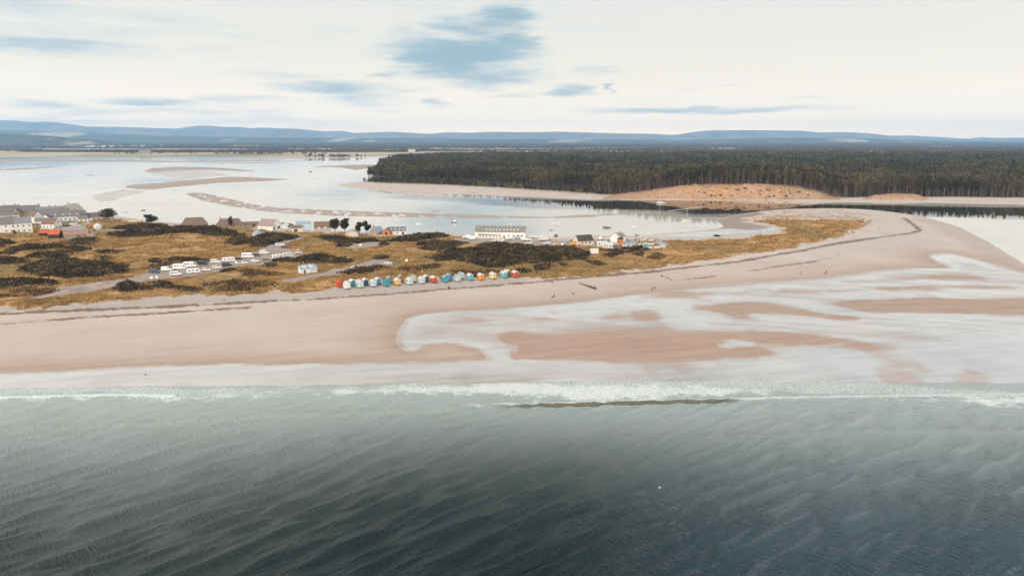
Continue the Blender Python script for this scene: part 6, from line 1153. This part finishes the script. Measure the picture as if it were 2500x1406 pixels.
def gull(x, y, z, s, m, label, rz):
    r = empty('gull', (x, y, z), rz); r.scale = (s, s, s); tag(r, label, 'gull'); b = MB(); ring = lambda X, R_, Z=0: [(X, R_*math.cos(a), Z + R_*math.sin(a)) for a in np.linspace(0, 2*PI, 9)[:-1]]
    b.loft([ring(-.30,.015,.02), ring(-.15,.055), ring(.02,.075), ring(.15,.06,.01), ring(.22,.05,.02), ring(.30,.012,.01)]); b.build('body', m, r, 0, True)
    for sg in (-1, 1): w = MB(); w.loft([[(.10,0,.03),(-.08,0,.03),(-.08,0,.045),(.10,0,.05)],[(.14,sg*.30,.16),(-.04,sg*.30,.15),(-.04,sg*.30,.16),(.14,sg*.30,.175)],[(.02,sg*.68,.10),(-.06,sg*.66,.10),(-.06,sg*.66,.105),(.02,sg*.68,.11)]]); w.build('wing', m, r)
x_, y_ = W(355, 915, 3.); gull(float(x_), float(y_), 3.0, 1.35, GD, 'dark gull gliding low over the wet sand', .3); x_, y_ = W(1611, 1190, 4.); gull(float(x_), float(y_), 4.0, .7, GW, 'white gull flying low over the dark sea', 2.6)

# ================================================================ far bay shore: tower, farm, town
p = Vector((float(W(116, 331, 40)[0]) * 0, 0, 0)); D_ = 10450.; x_ = (116 - CU) / F * D_ * 1.0; zb = CAM_H + (HZ - 334) / F * D_
r = empty('stone_tower', (x_, D_, zb - 14), 0); tag(r, 'stone tower standing above the trees of the wooded hill', 'tower'); q = MB(); q.loft([[(R_*math.cos(2*PI*i/8), R_*math.sin(2*PI*i/8), z) for i in range(8)] for R_, z in ((10, 0), (9, 55))]); q.build('shaft', SANDST, r); q = MB(); q.loft([[(R_*math.cos(2*PI*i/8), R_*math.sin(2*PI*i/8), z) for i in range(8)] for R_, z in ((10, 55.01), (10, 59))]); q.build('parapet', STONE, r)
def farhouse(u, v, L, label, grp, wall, roof, group_label=None, z=None):
    if z is None: p = G(u, v)
    else: p = z
    return gable_house('farm_building' if grp is None else 'far_house', label, 'farm building' if grp is None else 'house', p, L, L * .62, L * .28, L * .24, rgf.normal() * .5, wall, roof, group=grp)
farhouse(355, 376.5, 62, 'long grey farm shed by the trees on the far bay shore', None, STONE, SLATE); farhouse(1005, 371, 50, 'pale farm steading far beyond the bay head', None, CREAM, SLATE)
protoH = None
def surf_z(x, y):
    best = -1e9
    for o in bpy.data.objects:
        if o.get('kind') == 'structure' and (o.name.startswith('hills') or o.name == 'ground'):
            ok, loc, nn_, ix = o.ray_cast(Vector((x, y, 900)), Vector((0, 0, -1)))
            if ok: best = max(best, loc.z)
    return best
bpy.context.view_layer.update()
FARW = mat('far_wall', (.64,.61,.56), .85, .1, .2)
def town(n, u0, u1, D0, D1, lab, grp):
    global protoH
    for i in range(n):
        u = u0 + (u1 - u0) * rgf.random(); D = D0 + (D1 - D0) * rgf.random(); x = (u - CU) / F * D * 1.0; z = surf_z(x, D)
        if protoH is None: protoH = gable_house('far_house', lab, 'house', (x, D, z), 17, 10, 6.5, 4.5, 0, FARW, SLATE, group=grp); o = protoH
        else: o = copy_tree(protoH)
        tag(o, lab, 'house', grp); sc = .8 + .9 * rgf.random(); o.location = (x, D, z + 1.5); o.rotation_euler = (0, 0, rgf.normal() * .5); o.scale = (sc * 1.7, sc, sc)
town(46, 500, 620, 13800, 15200, 'tiny pale house in the far town below the blue ridge', 'houses of the far town')
town(24, 130, 420, 8300, 9100, 'tiny pale house in the far village at the foot of the wooded hill', 'houses of the far village'); town(22, 640, 1000, 12000, 14500, 'tiny pale house scattered along the far plain', 'houses along the far plain'); town(10, 1680, 1760, 12000, 14000, 'tiny pale house beyond the pine wood', 'houses beyond the wood')
